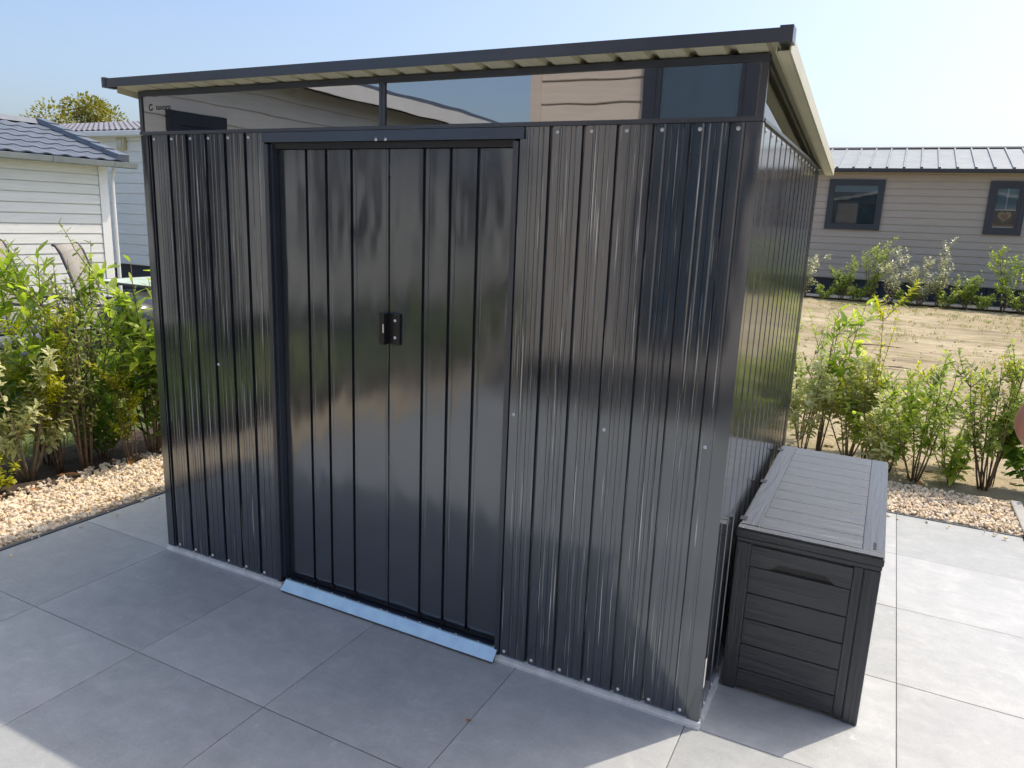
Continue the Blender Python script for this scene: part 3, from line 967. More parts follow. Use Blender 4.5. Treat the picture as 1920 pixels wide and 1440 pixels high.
def heart(r, d0, d1, cz):
    pts = []
    for k in range(28):
        t = 2 * math.pi * k / 28
        pts.append((r * 16 * math.sin(t) ** 3 / 17, r * (13 * math.cos(t) - 5 * math.cos(2 * t) - 2 * math.cos(3 * t) - math.cos(4 * t)) / 17))
    mb = MB()
    n = len(pts)
    vs = [FW.p(cx + a, cz + b, d) for d in (d0, d1) for a, b in pts]
    mb.add(vs, [tuple(range(n)), tuple(range(2 * n - 1, n - 1, -1))] + [(i, (i + 1) % n, n + (i + 1) % n, n + i) for i in range(n)])
    return mb
ht = thing('heart_ornament', 'pale wooden heart with a red-brown centre hanging in the narrow window', 'ornament', (cx, 18.96, zm - 0.17))
part('heart', heart(0.145, 0.0360, 0.0420, zm - 0.155), 'wood', ht)
part('heart_centre', heart(0.085, 0.0425, 0.0450, zm - 0.165), 'wood2', ht)
mb = MB(); FW.box(mb, q[0], q[1], q[2] + 0.02, q[2] + 0.045, 0.0345, 0.046)
part('sill_board', mb, 'wood', w2)
mb = MB(); FW.box(mb, q[0], q[1], q[2], q[2] + 0.019, 0.0345, 0.046)
part('sill_board', mb, 'white', w2)

# --- white outbuilding left, roof of pressed blue-grey tiles
out = thing('outbuilding', 'low white clapboard outbuilding with blue-grey wavy tile roof and zinc gutter', 'outbuilding', (-10.0, 1.5, 0))
OX, OY1, OY0 = -8.5, 4.02, -1.2
OW = Wall((OX, 0, 0), (0, 1, 0), (1, 0, 0))
part('wall_core', MB().box(OX - 3.2, OX - 0.001, OY0, OY1, 0.0, 2.02), 'white_clad', out)
boards(out, OW, OY0, OY1 - 0.11, 0.10, 2.00, 0.118, 'white_clad', 0.016, 0.010)
mb = MB(); OW.box(mb, OY1 - 0.108, OY1 + 0.004, 0.0, 2.01, 0.0, 0.028)
part('corner_board', mb, 'white', out)
gw = Wall((OX, OY1, 0), (-1, 0, 0), (0, 1, 0))
boards(out, gw, 0.05, 3.2, 0.10, 2.00, 0.118, 'white_clad', 0.014)
part('gable_core', MB().prism([(OX - 3.2, 2.02), (OX - 0.001, 2.02), (OX - 1.6, 2.50)], 'y', OY0, OY1 - 0.002), 'white_clad', out)
EX, EZ = OX + 0.16, 2.07
RXr, RZr = -9.95, 2.55
sl_ = (RZr - EZ) / (EX - RXr)
orf = part('roof', MB().prism([(EX, EZ - 0.02), (RXr, RZr - 0.02), (2 * RXr - EX, EZ - 0.02), (2 * RXr - EX, EZ - 0.06), (RXr, RZr - 0.06), (EX, EZ - 0.06)], 'y', OY0 - 0.1, OY1 + 0.17), 'roof_dark', out)
# single tile: S-wave across, small step at its lower edge
def pantile(wd, ln):
    mb = MB()
    n = 8
    for j, (y, zz) in enumerate(((0.0, 0.014), (ln * 1.04, 0.0))):
        for i in range(n + 1):
            t = i / n
            mb.v.append((wd * t, y, zz + 0.017 * (0.5 - 0.5 * math.cos(2 * math.pi * t)) ** 1.5))
    for i in range(n):
        mb.f.append((i, i + 1, n + 2 + i, n + 1 + i))
    b = 2 * (n + 1)
    for dz in (0.014, 0.0):
        for i in range(n + 1):
            v = mb.v[i]
            mb.v.append((v[0], v[1] + 0.001, v[2] - dz))
    for i in range(n):
        mb.f.append((b + i, b + i + 1, b + n + 2 + i, b + n + 1 + i))
    me = mb.mesh('roof_tile')
    me.materials.append(M['blue_tile'])
    me.polygons.foreach_set('use_smooth', [True] * len(me.polygons))
    return me
TWD, TLN = 0.215, 0.262
PT = pantile(TWD, TLN)
slope_len = math.hypot(EX - RXr, RZr - EZ)
uax = Vector((0, 1, 0))
vax = Vector((RXr - EX, 0, RZr - EZ)).normalized()
nax = uax.cross(vax)
if nax.z < 0:
    nax = -nax
ny = int((OY1 + 0.15 - (OY0 - 0.08)) / TWD)
nv = int(round(slope_len / TLN))
for j in range(nv):
    for i in range(ny):
        y = OY1 + 0.15 - (i + 1) * TWD
        p = Vector((EX + 0.03, y, EZ - 0.018)) + vax * (j * TLN) - ORG[out.name]
        m4 = Matrix(((uax.x, vax.x, nax.x, p.x), (uax.y, vax.y, nax.y, p.y), (uax.z, vax.z, nax.z, p.z), (0, 0, 0, 1)))
        inst('roof_tile', PT, orf, m4)
# ridge and verge caps in lapped lengths
for k in range(6):
    a = slope_len * k / 6
    b = slope_len * (k + 1) / 6 + 0.02
    pa = Vector((EX + 0.03, 0, EZ)) + vax * a
    pb = Vector((EX + 0.03, 0, EZ)) + vax * b
    up = nax * 0.05
    y0, y1 = OY1 + 0.03, OY1 + 0.20
    vs = []
    for p, h in ((pa, 0.072), (pb, 0.056)):
        vs += [(p.x, y0, p.z + 0.012), (p.x + nax.x * h, y0 + 0.02, p.z + nax.z * h), (p.x + nax.x * h, y1 - 0.01, p.z + nax.z * h), (p.x, y1, p.z - 0.02)]
    part('verge_tile', MB().add(vs, [(0, 1, 5, 4), (1, 2, 6, 5), (2, 3, 7, 6), (0, 3, 2, 1), (4, 5, 6, 7), (0, 4, 7, 3)]), 'blue_tile', orf)
for k in range(9):
    y0 = OY0 - 0.1 + k * 0.61
    part('ridge_tile', MB().prism([(RXr + 0.13, RZr - 0.025), (RXr + 0.05, RZr + 0.045), (RXr - 0.05, RZr + 0.045), (RXr - 0.13, RZr - 0.025)], 'y', y0, min(y0 + 0.605, OY1 + 0.18)), 'blue_tile', orf)
gt = part('gutter', MB().prism([(EX + 0.02, EZ - 0.02), (EX + 0.025, EZ - 0.075), (EX + 0.06, EZ - 0.095), (EX + 0.10, EZ - 0.085), (EX + 0.115, EZ - 0.030), (EX + 0.108, EZ - 0.030), (EX + 0.095, EZ - 0.078), (EX + 0.06, EZ - 0.087), (EX + 0.03, EZ - 0.07), (EX + 0.027, EZ - 0.02)], 'y', OY0 - 0.1, OY1 + 0.26), 'gutter', orf)
for k in range(7):
    y = OY1 - 0.05 - k * 0.75
    part('gutter_bracket', MB().prism([(EX + 0.018, EZ - 0.02), (EX + 0.022, EZ - 0.078), (EX + 0.06, EZ - 0.099), (EX + 0.104, EZ - 0.088), (EX + 0.120, EZ - 0.028), (EX + 0.1155, EZ - 0.028), (EX + 0.1005, EZ - 0.0855), (EX + 0.06, EZ - 0.0955), (EX + 0.0245, EZ - 0.0755), (EX + 0.0195, EZ - 0.02)], 'y', y, y + 0.02), 'gutter', orf)
part('downpipe', MB().tube([(OX + 0.05, OY1 + 0.08, EZ - 0.10), (OX + 0.02, OY1 + 0.07, EZ - 0.25), (OX + 0.02, OY1 + 0.07, 0.1)], 0.022, 8), 'white', orf)
part('fascia', MB().box(OX + 0.03, EX, OY0, OY1 + 0.02, 1.985, 2.03), 'white', orf)

# --- second white home behind it, facing us in shade
w2h = thing('white_house', 'pale white weatherboard house in shade with grey tiled roof behind the outbuilding', 'house', (-16.0, 9.5, 0))
WY = 7.0
SW = Wall((0, WY, 0), (1, 0, 0), (0, -1, 0))
part('wall_core', MB().box(-21.0, -7.0, WY + 0.001, WY + 4.5, 0.45, 2.72), 'pale_clad', w2h)
boards(w2h, SW, -21.0, -7.0, 0.45, 2.70, 0.182, 'pale_clad', 0.018, 0.012)
part('skirting', MB().box(-20.9, -7.1, WY + 0.08, WY + 4.4, -0.04, 0.445), 'skirt', w2h)
wrf = part('roof', MB().prism([(WY - 0.12, 2.80), (WY + 2.2, 3.28), (WY + 4.6, 2.80), (WY + 4.6, 2.77), (WY + 2.2, 3.25), (WY - 0.12, 2.77)], 'x', -21.2, -6.8), 'roof_dark', w2h)
mb = MB()
v0 = Vector((0, WY - 0.14, 2.805)); v1 = Vector((0, WY + 2.2, 3.29))
vx = (v1 - v0); ln = vx.length; vx.normalize(); nx_ = Vector((0, -vx.z, vx.y))
for j in range(7):
    for i in range(90):
        xx = -21.1 + i * 0.16
        p = v0 + vx * (j * ln / 7)
        q_ = v0 + vx * ((j + 1) * ln / 7 + 0.01)
        base = len(mb.v)
        for pt, hh in ((p, 0.02), (q_, 0.0)):
            for t in range(5):
                h = hh + 0.035 * (0.5 - 0.5 * math.cos(2 * math.pi * t / 4))
                mb.v.append((xx + 0.16 * t / 4, pt.y + nx_.y * h, pt.z + nx_.z * h))
        for t in range(4):
            mb.f.append((base + t, base + t + 1, base + 6 + t, base + 5 + t))
        mb.v += [(v[0], v[1] + 0.004, v[2] - 0.02) for v in mb.v[base:base + 5]]
        for t in range(4):
            mb.f.append((base + 10 + t, base + 11 + t, base + t + 1, base + t))
part('roof_tiles', mb, 'lilac_tile', wrf, kind='stuff', smooth=False)
part('gutter', MB().box(-21.2, -6.8, WY - 0.24, WY - 0.125, 2.71, 2.80), 'pale_clad', wrf, bevel=0.015)
part('soffit', MB().box(-21.0, -7.0, WY - 0.12, WY, 2.70, 2.72), 'white', wrf)
for xx in (-12.23,):
    bxp = part('wall_lamp', MB().box(xx - 0.10, xx + 0.10, WY - 0.09, WY - 0.016, 2.49, 2.70), 'cream_box', w2h, bevel=0.015)
    part('lamp_cover', MB().box(xx - 0.06, xx + 0.06, WY - 0.105, WY - 0.0905, 2.53, 2.66), 'sticker', bxp)

# --- the taupe home behind the camera (its reflection shows in the shed)
own = thing('mobile_home', 'taupe clad holiday home with tall framed window facing the shed doors across the patio', 'house', (1.5, -7.5, 0))
HY = -4.05
HW = Wall((0, HY, 0), (1, 0, 0), (0, 1, 0))
part('wall_core', MB().box(-2.62, 6.5, HY - 8.0, HY - 0.001, 0.30, 3.2), 'taupe_light', own)
boards(own, HW, -2.62, 6.5, 0.30, 3.2, 0.185, 'taupe_light', 0.016)
part('skirting', MB().box(-2.55, 6.4, HY - 7.9, HY - 0.06, -0.04, 0.295), 'skirt_grey', own)
HW2 = Wall((-2.62, HY, 0), (0, -1, 0), (-1, 0, 0))
boards(own, HW2, 0.0, 8.0, 0.30, 3.2, 0.185, 'taupe_light', 0.016)
mb = MB(); HW.box(mb, -2.65, -2.55, 0.30, 3.2, 0.0, 0.03)
part('corner_board', mb, 'taupe_light', own)
window(own, HW, -1.62, -0.72, 0.55, 3.12, 0.10, 0.04, 'pale_blind')
window(own, HW, 1.3, 3.0, 0.45, 2.65, 0.12, 0.05, 'pale_blind')
part('roof', MB().prism([(-2.95, 3.2), (-2.95, 3.28), (2.0, 4.3), (6.9, 3.28), (6.9, 3.2)], 'y', HY - 8.2, HY + 0.10), 'roof_dark', own)
part('verge_board', MB().prism([(-2.98, 3.16), (-2.98, 3.31), (2.0, 4.34), (6.93, 3.31), (6.93, 3.16), (2.0, 4.18)], 'y', HY + 0.102, HY + 0.125), 'white', own)

# --- neighbour's grey home, further left behind the camera
nb = thing('mobile_home', 'warm grey clad holiday home with white fascia and dark tiled roof across the hedge', 'house', (-8.0, -7.0, 0))
NX = -6.1
NW = Wall((NX, 0, 0), (0, 1, 0), (1, 0, 0))
part('wall_core', MB().box(NX - 4.0, NX - 0.001, -13.0, -1.9, 0.35, 2.95), 'grey_clad', nb)
boards(nb, NW, -13.0, -1.9, 0.35, 2.95, 0.185, 'grey_clad', 0.016)
part('skirting', MB().box(NX - 3.9, NX - 0.06, -12.9, -2.0, -0.04, 0.345), 'skirt', nb)
window(nb, NW, -3.72, -3.02, 0.40, 2.45, 0.12, 0.05, 'dim')
window(nb, NW, -5.75, -5.05, 1.1, 2.45, 0.11, 0.05, 'dim')
window(nb, NW, -9.2, -8.0, 1.1, 2.45, 0.11, 0.05, 'dim')
part('roof', MB().prism([(NX + 0.28, 3.06), (NX - 2.0, 3.72), (NX - 4.3, 3.06), (NX - 4.3, 2.96), (NX + 0.28, 2.96)], 'y', -13.2, -1.7), 'roof_dark', nb)
part('fascia', MB().box(NX + 0.282, NX + 0.31, -13.2, -1.7, 2.90, 3.08), 'white', nb)

# ------------------------------------------------------------------ neighbour's terrace
def sling_chair(loc, rz, label):
    t = thing('garden_chair', label, 'chair', loc, 'sling chairs on the neighbouring lawn')
    ORG[t.name] = Vector((0, 0, 0))
    # profile in local y (back is +y)
    prof = [(-0.30, 0.40), (-0.05, 0.37), (0.18, 0.36), (0.26, 0.42), (0.36, 0.66), (0.44, 0.92), (0.50, 1.10), (0.535, 1.165), (0.565, 1.175)]
    mb = MB()
    for y, z in prof:
        mb.v += [(-0.25, y, z), (0.25, y, z)]
    for i in range(len(prof) - 1):
        mb.f.append((2 * i, 2 * i + 1, 2 * i + 3, 2 * i + 2))
    s = part('sling', mb, 'sling', t, smooth=True)
    so = s.modifiers.new('thick', 'SOLIDIFY'); so.thickness = 0.006
    for sx in (-1, 1):
        part('frame_tube', MB().tube([(sx * 0.265, y, z) for y, z in prof], 0.013, 8), 'alu', t, smooth=True)
        part('leg', MB().tube([(sx * 0.275, -0.28, 0.40), (sx * 0.29, -0.34, 0.0)], 0.013, 8), 'alu', t)
        part('leg', MB().tube([(sx * 0.275, 0.20, 0.38), (sx * 0.29, 0.42, 0.0)], 0.013, 8), 'alu', t)
        part('armrest', MB().tube([(sx * 0.30, -0.32, 0.40), (sx * 0.30, -0.30, 0.61), (sx * 0.30, 0.05, 0.63), (sx * 0.30, 0.34, 0.64)], 0.016, 8), 'alu', t)
    part('crossbar', MB().tube([(-0.265, -0.28, 0.39), (0.265, -0.28, 0.39)], 0.011, 8), 'alu', t)
    t.rotation_euler = (0, 0, rz)
    return t
sling_chair((-6.16, 2.58, -0.02), R(127), 'taupe sling garden chair with a tall curved back beside the glass table')
sling_chair((-6.75, 2.12, -0.02), R(118), 'taupe sling garden chair half hidden behind the tall laurel shoots')

tb = thing('garden_table', 'glass-topped garden table with pale green top and dark crossed legs', 'table', (-6.75, 3.55, -0.02))
TCX, TCY = -6.75, 3.55
part('tabletop', MB().box(TCX - 0.7, TCX + 0.7, TCY - 0.5, TCY + 0.5, 0.70, 0.715), 'table_print', tb, bevel=0.004)
part('top_rim', MB().tube([(TCX - 0.71, TCY - 0.51, 0.705), (TCX + 0.71, TCY - 0.51, 0.705), (TCX + 0.71, TCY + 0.51, 0.705), (TCX - 0.71, TCY + 0.51, 0.705), (TCX - 0.71, TCY - 0.51, 0.705)], 0.014, 8), 'alu', tb)
for a, b in (((-0.6, -0.4), (0.3, 0.0)), ((0.6, -0.4), (-0.3, 0.0)), ((-0.6, 0.4), (0.2, 0.05)), ((0.6, 0.4), (-0.2, 0.05))):
    part('leg', MB().tube([(TCX + a[0], TCY + a[1], -0.02), (TCX + b[0], TCY + b[1], 0.69)], 0.016, 8), 'alu', tb)

bq = thing('kettle_barbecue', 'black enamel kettle barbecue with domed lid on thin legs behind the shrubs', 'barbecue', (-5.35, 1.98, -0.02))
kc = (-5.35, 1.98, 0.60)
part('bowl', MB().lathe([(0.03, -0.20), (0.14, -0.17), (0.22, -0.09), (0.255, 0.0), (0.245, 0.0)], kc, 24), 'enamel', bq, smooth=True)
ldq = part('lid', MB().lathe([(0.262, 0.004), (0.262, 0.012), (0.24, 0.085), (0.17, 0.15), (0.08, 0.18), (0.0, 0.186)], kc, 24), 'enamel', bq, smooth=True)
part('lid_handle', MB().tube([(-5.40, 1.98, 0.785), (-5.40, 1.98, 0.83), (-5.30, 1.98, 0.83), (-5.30, 1.98, 0.785)], 0.010, 8), 'black', ldq)
for k in range(3):
    a = R(30 + 120 * k)
    part('leg', MB().tube([(kc[0] + 0.19 * math.cos(a), kc[1] + 0.19 * math.sin(a), 0.47), (kc[0] + 0.30 * math.cos(a), kc[1] + 0.30 * math.sin(a), -0.02)], 0.011, 8), 'alu', bq)

cb = thing('cushion_stack', 'blue-grey seat cushions piled on a low bench behind the hedge', 'cushions', (-5.75, 1.05, -0.02))
for k, (z, dx) in enumerate(((0.36, 0.0), (0.45, 0.03), (0.54, -0.02))):
    part('cushion', MB().box(-6.05 + dx, -5.50 + dx, 0.78, 1.32, z, z + 0.085), 'cushion', cb, bevel=0.03)
part('bench_top', MB().box(-6.1, -5.4, 0.72, 1.38, 0.31, 0.355), 'alu', cb)
for sx in (-6.06, -5.47):
    for sy in (0.76, 1.31):
        part('leg', MB().box(sx, sx + 0.04, sy, sy + 0.04, -0.02, 0.309), 'alu', cb)

# ------------------------------------------------------------------ plants
def leaf_geo(L, Wd, fold=0.18, droop=0.25, seg=4):
    """one leaf along +Y from the origin, folded along its midrib, curving down"""
    vs, fs = [], []
    for i in range(seg + 1):
        t = i / seg
        w = Wd * 0.5 * (math.sin(math.pi * min(1, t * 0.93 + 0.05)) ** 0.8) if 0 < i < seg else (0.05 * Wd if i == 0 else 0.004)
        y = L * t
        z = -droop * L * t * t
        vs += [(-w, y, z + w * fold), (0, y, z), (w, y, z + w * fold)]
    for i in range(seg):
        a = 3 * i
        fs += [(a, a + 1, a + 4, a + 3), (a + 1, a + 2, a + 5, a + 4)]
    return vs, fs

def frame_mat(pos, d, roll, rnd):
    d = d.normalized()
    up = Vector((0, 0, 1))
    x = d.cross(up)
    if x.length < 1e-3:
        x = Vector((1, 0, 0))
    x.normalize()
    z = x.cross(d).normalized()
    m = Matrix(((x.x, d.x, z.x, pos.x), (x.y, d.y, z.y, pos.y), (x.z, d.z, z.z, pos.z), (0, 0, 0, 1)))
    return m @ Matrix.Rotation(roll, 4, 'Y')

def branch_path(rnd, p, d, length, n, wander, lift):
    pts = [Vector(p)]
    d = Vector(d).normalized()
    for _ in range(n):
        d = (d + Vector((rnd.uniform(-1, 1), rnd.uniform(-1, 1), rnd.uniform(-0.6, 0.6))) * wander + Vector((0, 0, lift))).normalized()
        pts.append(pts[-1] + d * (length / n))
    return pts

def shrub(name, label, base, seed, height, spread, stems, leafL, leafW, mat, bark='bark', per=10, sub=3, low=0.35, stem_r=0.006,
          group=None, whorl=0.0, fold=0.18, droop=0.25, indiv=0, lean=(0, 0), sub_len=0.35, mat_low=None, cat='shrub', seg=4, up=0.5):
    rnd = random.Random(seed)
    t = thing(name, label, cat, base, group)
    B = Vector(base)
    stem_mb = MB()
    spots = []
    for s in range(stems):
        a = 2 * math.pi * (s + rnd.uniform(-0.4, 0.4)) / stems
        h = height * rnd.uniform(0.62, 1.0) if s else height
        out_ = spread * rnd.uniform(0.35, 1.0)
        d0 = Vector((math.cos(a) * out_ + lean[0], math.sin(a) * out_ + lean[1], h))
        p0 = B + Vector((math.cos(a), math.sin(a), 0)) * rnd.uniform(0.005, 0.03) + Vector((0, 0, -0.02))
        pts = branch_path(rnd, p0, d0, d0.length, 7, 0.09, 0.05)
        stem_mb.tube(pts, [stem_r * (1 - 0.75 * i / 7) for i in range(8)], 5)
        lines = [(pts, low)]
        for k in range(sub):
            i = rnd.randint(2, 6)
            aa = rnd.uniform(0, 2 * math.pi)
            dd = (pts[i] - pts[i - 1]).normalized() * 0.6 + Vector((math.cos(aa), math.sin(aa), 0.35)) * 0.75
            bp = branch_path(rnd, pts[i], dd, height * sub_len * rnd.uniform(0.5, 1.0), 4, 0.15, 0.06)
            stem_mb.tube(bp, [stem_r * 0.55, stem_r * 0.45, stem_r * 0.35, stem_r * 0.28, stem_r * 0.2], 4)
            lines.append((bp, 0.12))
        for pl, lo in lines:
            n = len(pl) - 1
            cnt = int(per * rnd.uniform(0.8, 1.2))
            for k in range(cnt):
                u = lo + (1 - lo) * (k + rnd.uniform(0, 1)) / cnt
                u = min(0.999, u ** (1 - whorl * 0.55))
                i = min(n - 1, int(u * n)); f = u * n - i
                p = pl[i].lerp(pl[i + 1], f)
                ax = (pl[i + 1] - pl[i]).normalized()
                ang = k * 2.4 + rnd.uniform(-0.4, 0.4)
                o = ax.orthogonal().normalized()
                o = Quaternion(ax, ang) @ o
                tip = u > 0.85
                d = o + ax * (1.1 if tip else up) + Vector((0, 0, rnd.uniform(-0.2, 0.35)))
                sc_ = rnd.uniform(0.65, 1.1) * (0.8 if tip else 1.0)
                spots.append((frame_mat(p, d, rnd.uniform(-0.5, 0.5), rnd), sc_, p.z))
    part('stems', stem_mb, bark, t, smooth=True)
    rnd.shuffle(spots)
    shapes = [leaf_geo(leafL, leafW * k, fold, droop * j, seg) for k, j in ((1.0, 1.0), (0.85, 0.4), (1.1, 1.5))]
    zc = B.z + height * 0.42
    if indiv:
        mes = []
        for vs, fs in shapes:
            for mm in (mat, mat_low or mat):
                me = bpy.data.meshes.new('leaf')
                me.from_pydata(vs, [], fs); me.update()
                me.materials.append(M[mm])
                me.polygons.foreach_set('use_smooth', [True] * len(me.polygons))
                mes.append(me)
        for i, (m4, s_, z) in enumerate(spots[:indiv]):
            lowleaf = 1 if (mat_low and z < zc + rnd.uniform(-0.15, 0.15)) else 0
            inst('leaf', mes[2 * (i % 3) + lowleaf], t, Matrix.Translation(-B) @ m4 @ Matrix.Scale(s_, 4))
    rest = spots[indiv:]
    if rest:
        mb = MB(); mb2 = MB()
        for i, (m4, s_, z) in enumerate(rest):
            vs, fs = shapes[i % 3]
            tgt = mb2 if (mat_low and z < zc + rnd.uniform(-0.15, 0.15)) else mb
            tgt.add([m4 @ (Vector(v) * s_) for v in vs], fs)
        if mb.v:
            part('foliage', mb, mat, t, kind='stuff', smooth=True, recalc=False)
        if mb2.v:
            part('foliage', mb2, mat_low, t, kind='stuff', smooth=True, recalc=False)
    return t

LH = 'shrubs in the bed left of the shed'
RH = 'young hedge plants along the gravel in front of the sandy lot'
FH = 'shrubs along the foot of the far taupe home'
# left bed
shrub('cherry_laurel', 'tall cherry laurel with long upright bright shoots in front of the sling chairs', (-4.02, 0.42, 0), 11, 1.30, 0.20, 7, 0.125, 0.040, 'laurel', per=18, sub=3, low=0.28, group=LH, whorl=0.35, indiv=300, up=0.8, droop=0.15, mat_low='laurel_low')
shrub('cherry_laurel', 'tall cherry laurel shoot rising beside the pale silverberry at the bed end', (-3.98, 0.02, 0), 12, 1.36, 0.22, 6, 0.125, 0.040, 'laurel', per=18, sub=3, low=0.28, group=LH, whorl=0.3, indiv=300, up=0.8, droop=0.15, mat_low='laurel_low')
shrub('cherry_laurel', 'dense cherry laurel with glossy yellow-green leaves close to the shed corner', (-3.68, 0.86, 0), 13, 1.24, 0.26, 9, 0.130, 0.040, 'laurel', per=16, sub=4, low=0.10, group=LH, whorl=0.1, indiv=300, up=0.7, mat_low='laurel_low')
shrub('cherry_laurel', 'leafy cherry laurel partly hidden behind the left corner of the shed', (-3.66, 1.38, 0), 14, 1.05, 0.28, 7, 0.115, 0.036, 'laurel', per=14, sub=4, low=0.08, group=LH, indiv=250, up=0.7, mat_low='laurel_low')
shrub('silverberry', 'pale grey-green silverberry bush with forked bare stems at its base', (-3.86, 0.20, 0), 15, 0.76, 0.40, 9, 0.052, 0.026, 'silver', 'bark_pale', per=28, sub=6, low=0.40, stem_r=0.009, group=LH, up=0.4)
shrub('privet', 'bundle of bare brown stems with sparse small leaves between the laurels', (-3.74, 0.46, 0), 16, 1.08, 0.14, 7, 0.034, 0.016, 'small_green', 'bark', per=16, sub=4, low=0.45, stem_r=0.008, group=LH)
shrub('privet', 'thin upright privet sprigs reaching highest against the pale house', (-3.72, 0.92, 0), 17, 1.50, 0.14, 4, 0.042, 0.022, 'small_green', 'bark', per=34, sub=4, low=0.45, stem_r=0.006, group=LH, sub_len=0.16)
shrub('forsythia', 'yellow-tipped forsythia among the green leaves of the bed', (-3.82, 0.36, 0), 18, 1.00, 0.18, 7, 0.036, 0.016, 'forsythia', per=40, sub=5, low=0.45, stem_r=0.004, group=LH, sub_len=0.2)
shrub('forsythia', 'small yellow forsythia shoots before the dense laurel', (-3.62, 0.66, 0), 19, 0.86, 0.12, 5, 0.032, 0.013, 'forsythia', per=26, sub=4, low=0.40, stem_r=0.004, group=LH, sub_len=0.2)
shrub('spirea', 'low yellow-green plant at the edge of the gravel beside the silverberry', (-3.78, -0.06, 0), 20, 0.26, 0.16, 7, 0.035, 0.018, 'forsythia', per=12, sub=3, low=0.2, stem_r=0.003, group=LH)
shrub('privet', 'low dark green undergrowth below the bare stems', (-3.86, 0.66, 0), 21, 0.48, 0.24, 8, 0.055, 0.028, 'laurel_low', per=16, sub=4, low=0.1, stem_r=0.004, group=LH)
shrub('cherry_laurel', 'bushy laurel on the lawn side filling the gap behind the stems', (-4.12, 0.85, 0), 22, 0.62, 0.30, 7, 0.10, 0.034, 'laurel', per=14, sub=4, low=0.1, stem_r=0.005, group=LH, mat_low='laurel_low')
shrub('silverberry', 'grey-green silverberry behind the laurels on the lawn side', (-4.15, 0.10, 0), 23, 0.85, 0.30, 6, 0.052, 0.026, 'silver', 'bark_pale', per=26, sub=5, low=0.3, stem_r=0.007, group=LH)
shrub('cherry_laurel', 'upright laurel shoots standing close to the left edge of the shed', (-3.60, 1.02, 0), 24, 1.30, 0.14, 6, 0.115, 0.034, 'laurel', per=14, sub=2, low=0.25, stem_r=0.006, group=LH, indiv=140, up=0.9, mat_low='laurel_low')
shrub('privet', 'airy dull green sprigs among the tall laurel shoots', (-3.92, 0.58, 0), 25, 1.34, 0.22, 7, 0.044, 0.020, 'small_green', 'bark', per=22, sub=4, low=0.30, stem_r=0.006, group=LH)
# the same hedge goes on along the patio behind the camera
for k, (y, kind) in enumerate(((-1.3, 0), (-2.2, 1), (-4.6, 0), (-5.5, 1))):
    if kind == 0:
        shrub('cherry_laurel', ('cherry laurel opposite the shed front corner in the patio hedge', '', 'cherry laurel beside the grey home in the patio hedge', '')[k], (-3.85, y, 0), 30 + k, 0.72, 0.30, 7, 0.11, 0.036, 'laurel', per=12, sub=4, low=0.1, group='hedge shrubs along the patio', mat_low='laurel_low')
    else:
        shrub('silverberry', ('', 'silverberry nearest the shed in the patio hedge', '', 'last silverberry at the end of the patio hedge')[k], (-3.88, y, 0), 30 + k, 0.62, 0.32, 7, 0.055, 0.03, 'silver', 'bark_pale', per=22, sub=5, low=0.25, group='hedge shrubs along the patio')
# right bed
shrub('cherry_laurel', 'cherry laurel with few large leaves and a tall shoot beside the shed back corner', (0.06, 3.50, 0), 41, 1.10, 0.14, 5, 0.125, 0.046, 'laurel', per=14, sub=2, low=0.30, group=RH, whorl=0.2, indiv=120, up=0.6)
shrub('silverberry', 'pale silverberry bush with cream-edged leaves behind the storage box', (0.26, 3.36, 0), 42, 0.76, 0.38, 9, 0.060, 0.032, 'silver', 'bark_pale', per=22, sub=5, low=0.20, stem_r=0.006, group=RH)
shrub('forsythia', 'thin yellow forsythia wand standing tallest over the silverberry', (0.36, 3.30, 0), 43, 1.17, 0.05, 3, 0.046, 0.020, 'forsythia', per=44, sub=3, low=0.42, stem_r=0.004, group=RH, sub_len=0.28)
shrub('spirea', 'yellow-green feathery shrub in the middle of the right bed', (0.66, 3.14, 0), 44, 0.78, 0.34, 7, 0.070, 0.022, 'laurel', 'bark', per=17, sub=5, low=0.34, stem_r=0.006, group=RH, droop=0.4)
shrub('spirea', 'yellow low sprays behind the silverberry at the sand edge', (0.50, 3.62, 0), 45, 0.66, 0.34, 9, 0.050, 0.018, 'forsythia', per=30, sub=5, low=0.45, stem_r=0.004, group=RH)
shrub('cherry_laurel', 'knee-high young laurel with pale new leaves near the gravel', (0.87, 3.22, 0), 46, 0.30, 0.14, 6, 0.080, 0.030, 'laurel', per=9, sub=2, low=0.1, stem_r=0.004, group=RH, indiv=90)
shrub('honeysuckle', 'open shrub with several bare stems and a yellow-green top', (1.06, 3.22, 0), 47, 0.84, 0.26, 7, 0.046, 0.026, 'small_green', 'bark', per=22, sub=5, low=0.45, stem_r=0.007, group=RH)
shrub('forsythia', 'yellow forsythia sprays topping the bare-stemmed shrub', (1.10, 3.34, 0), 48, 0.94, 0.16, 7, 0.032, 0.014, 'forsythia', per=50, sub=4, low=0.55, stem_r=0.004, group=RH, sub_len=0.3)
shrub('cherry_laurel', 'dark round-leaved bush beside the kerb end', (1.34, 3.30, 0), 49, 0.62, 0.28, 8, 0.080, 0.044, 'laurel_low', per=15, sub=4, low=0.1, group=RH, indiv=200)
shrub('privet', 'fine-leaved green sprigs at the sand edge between the yellow shrubs', (0.86, 3.56, 0), 50, 0.56, 0.32, 7, 0.042, 0.020, 'small_green', per=20, sub=4, low=0.3, stem_r=0.004, group=RH)
shrub('silverberry', 'small silverberry overlapping the box corner', (0.46, 3.08, 0), 51, 0.52, 0.28, 7, 0.055, 0.030, 'silver', 'bark_pale', per=16, sub=4, low=0.2, stem_r=0.005, group=RH)
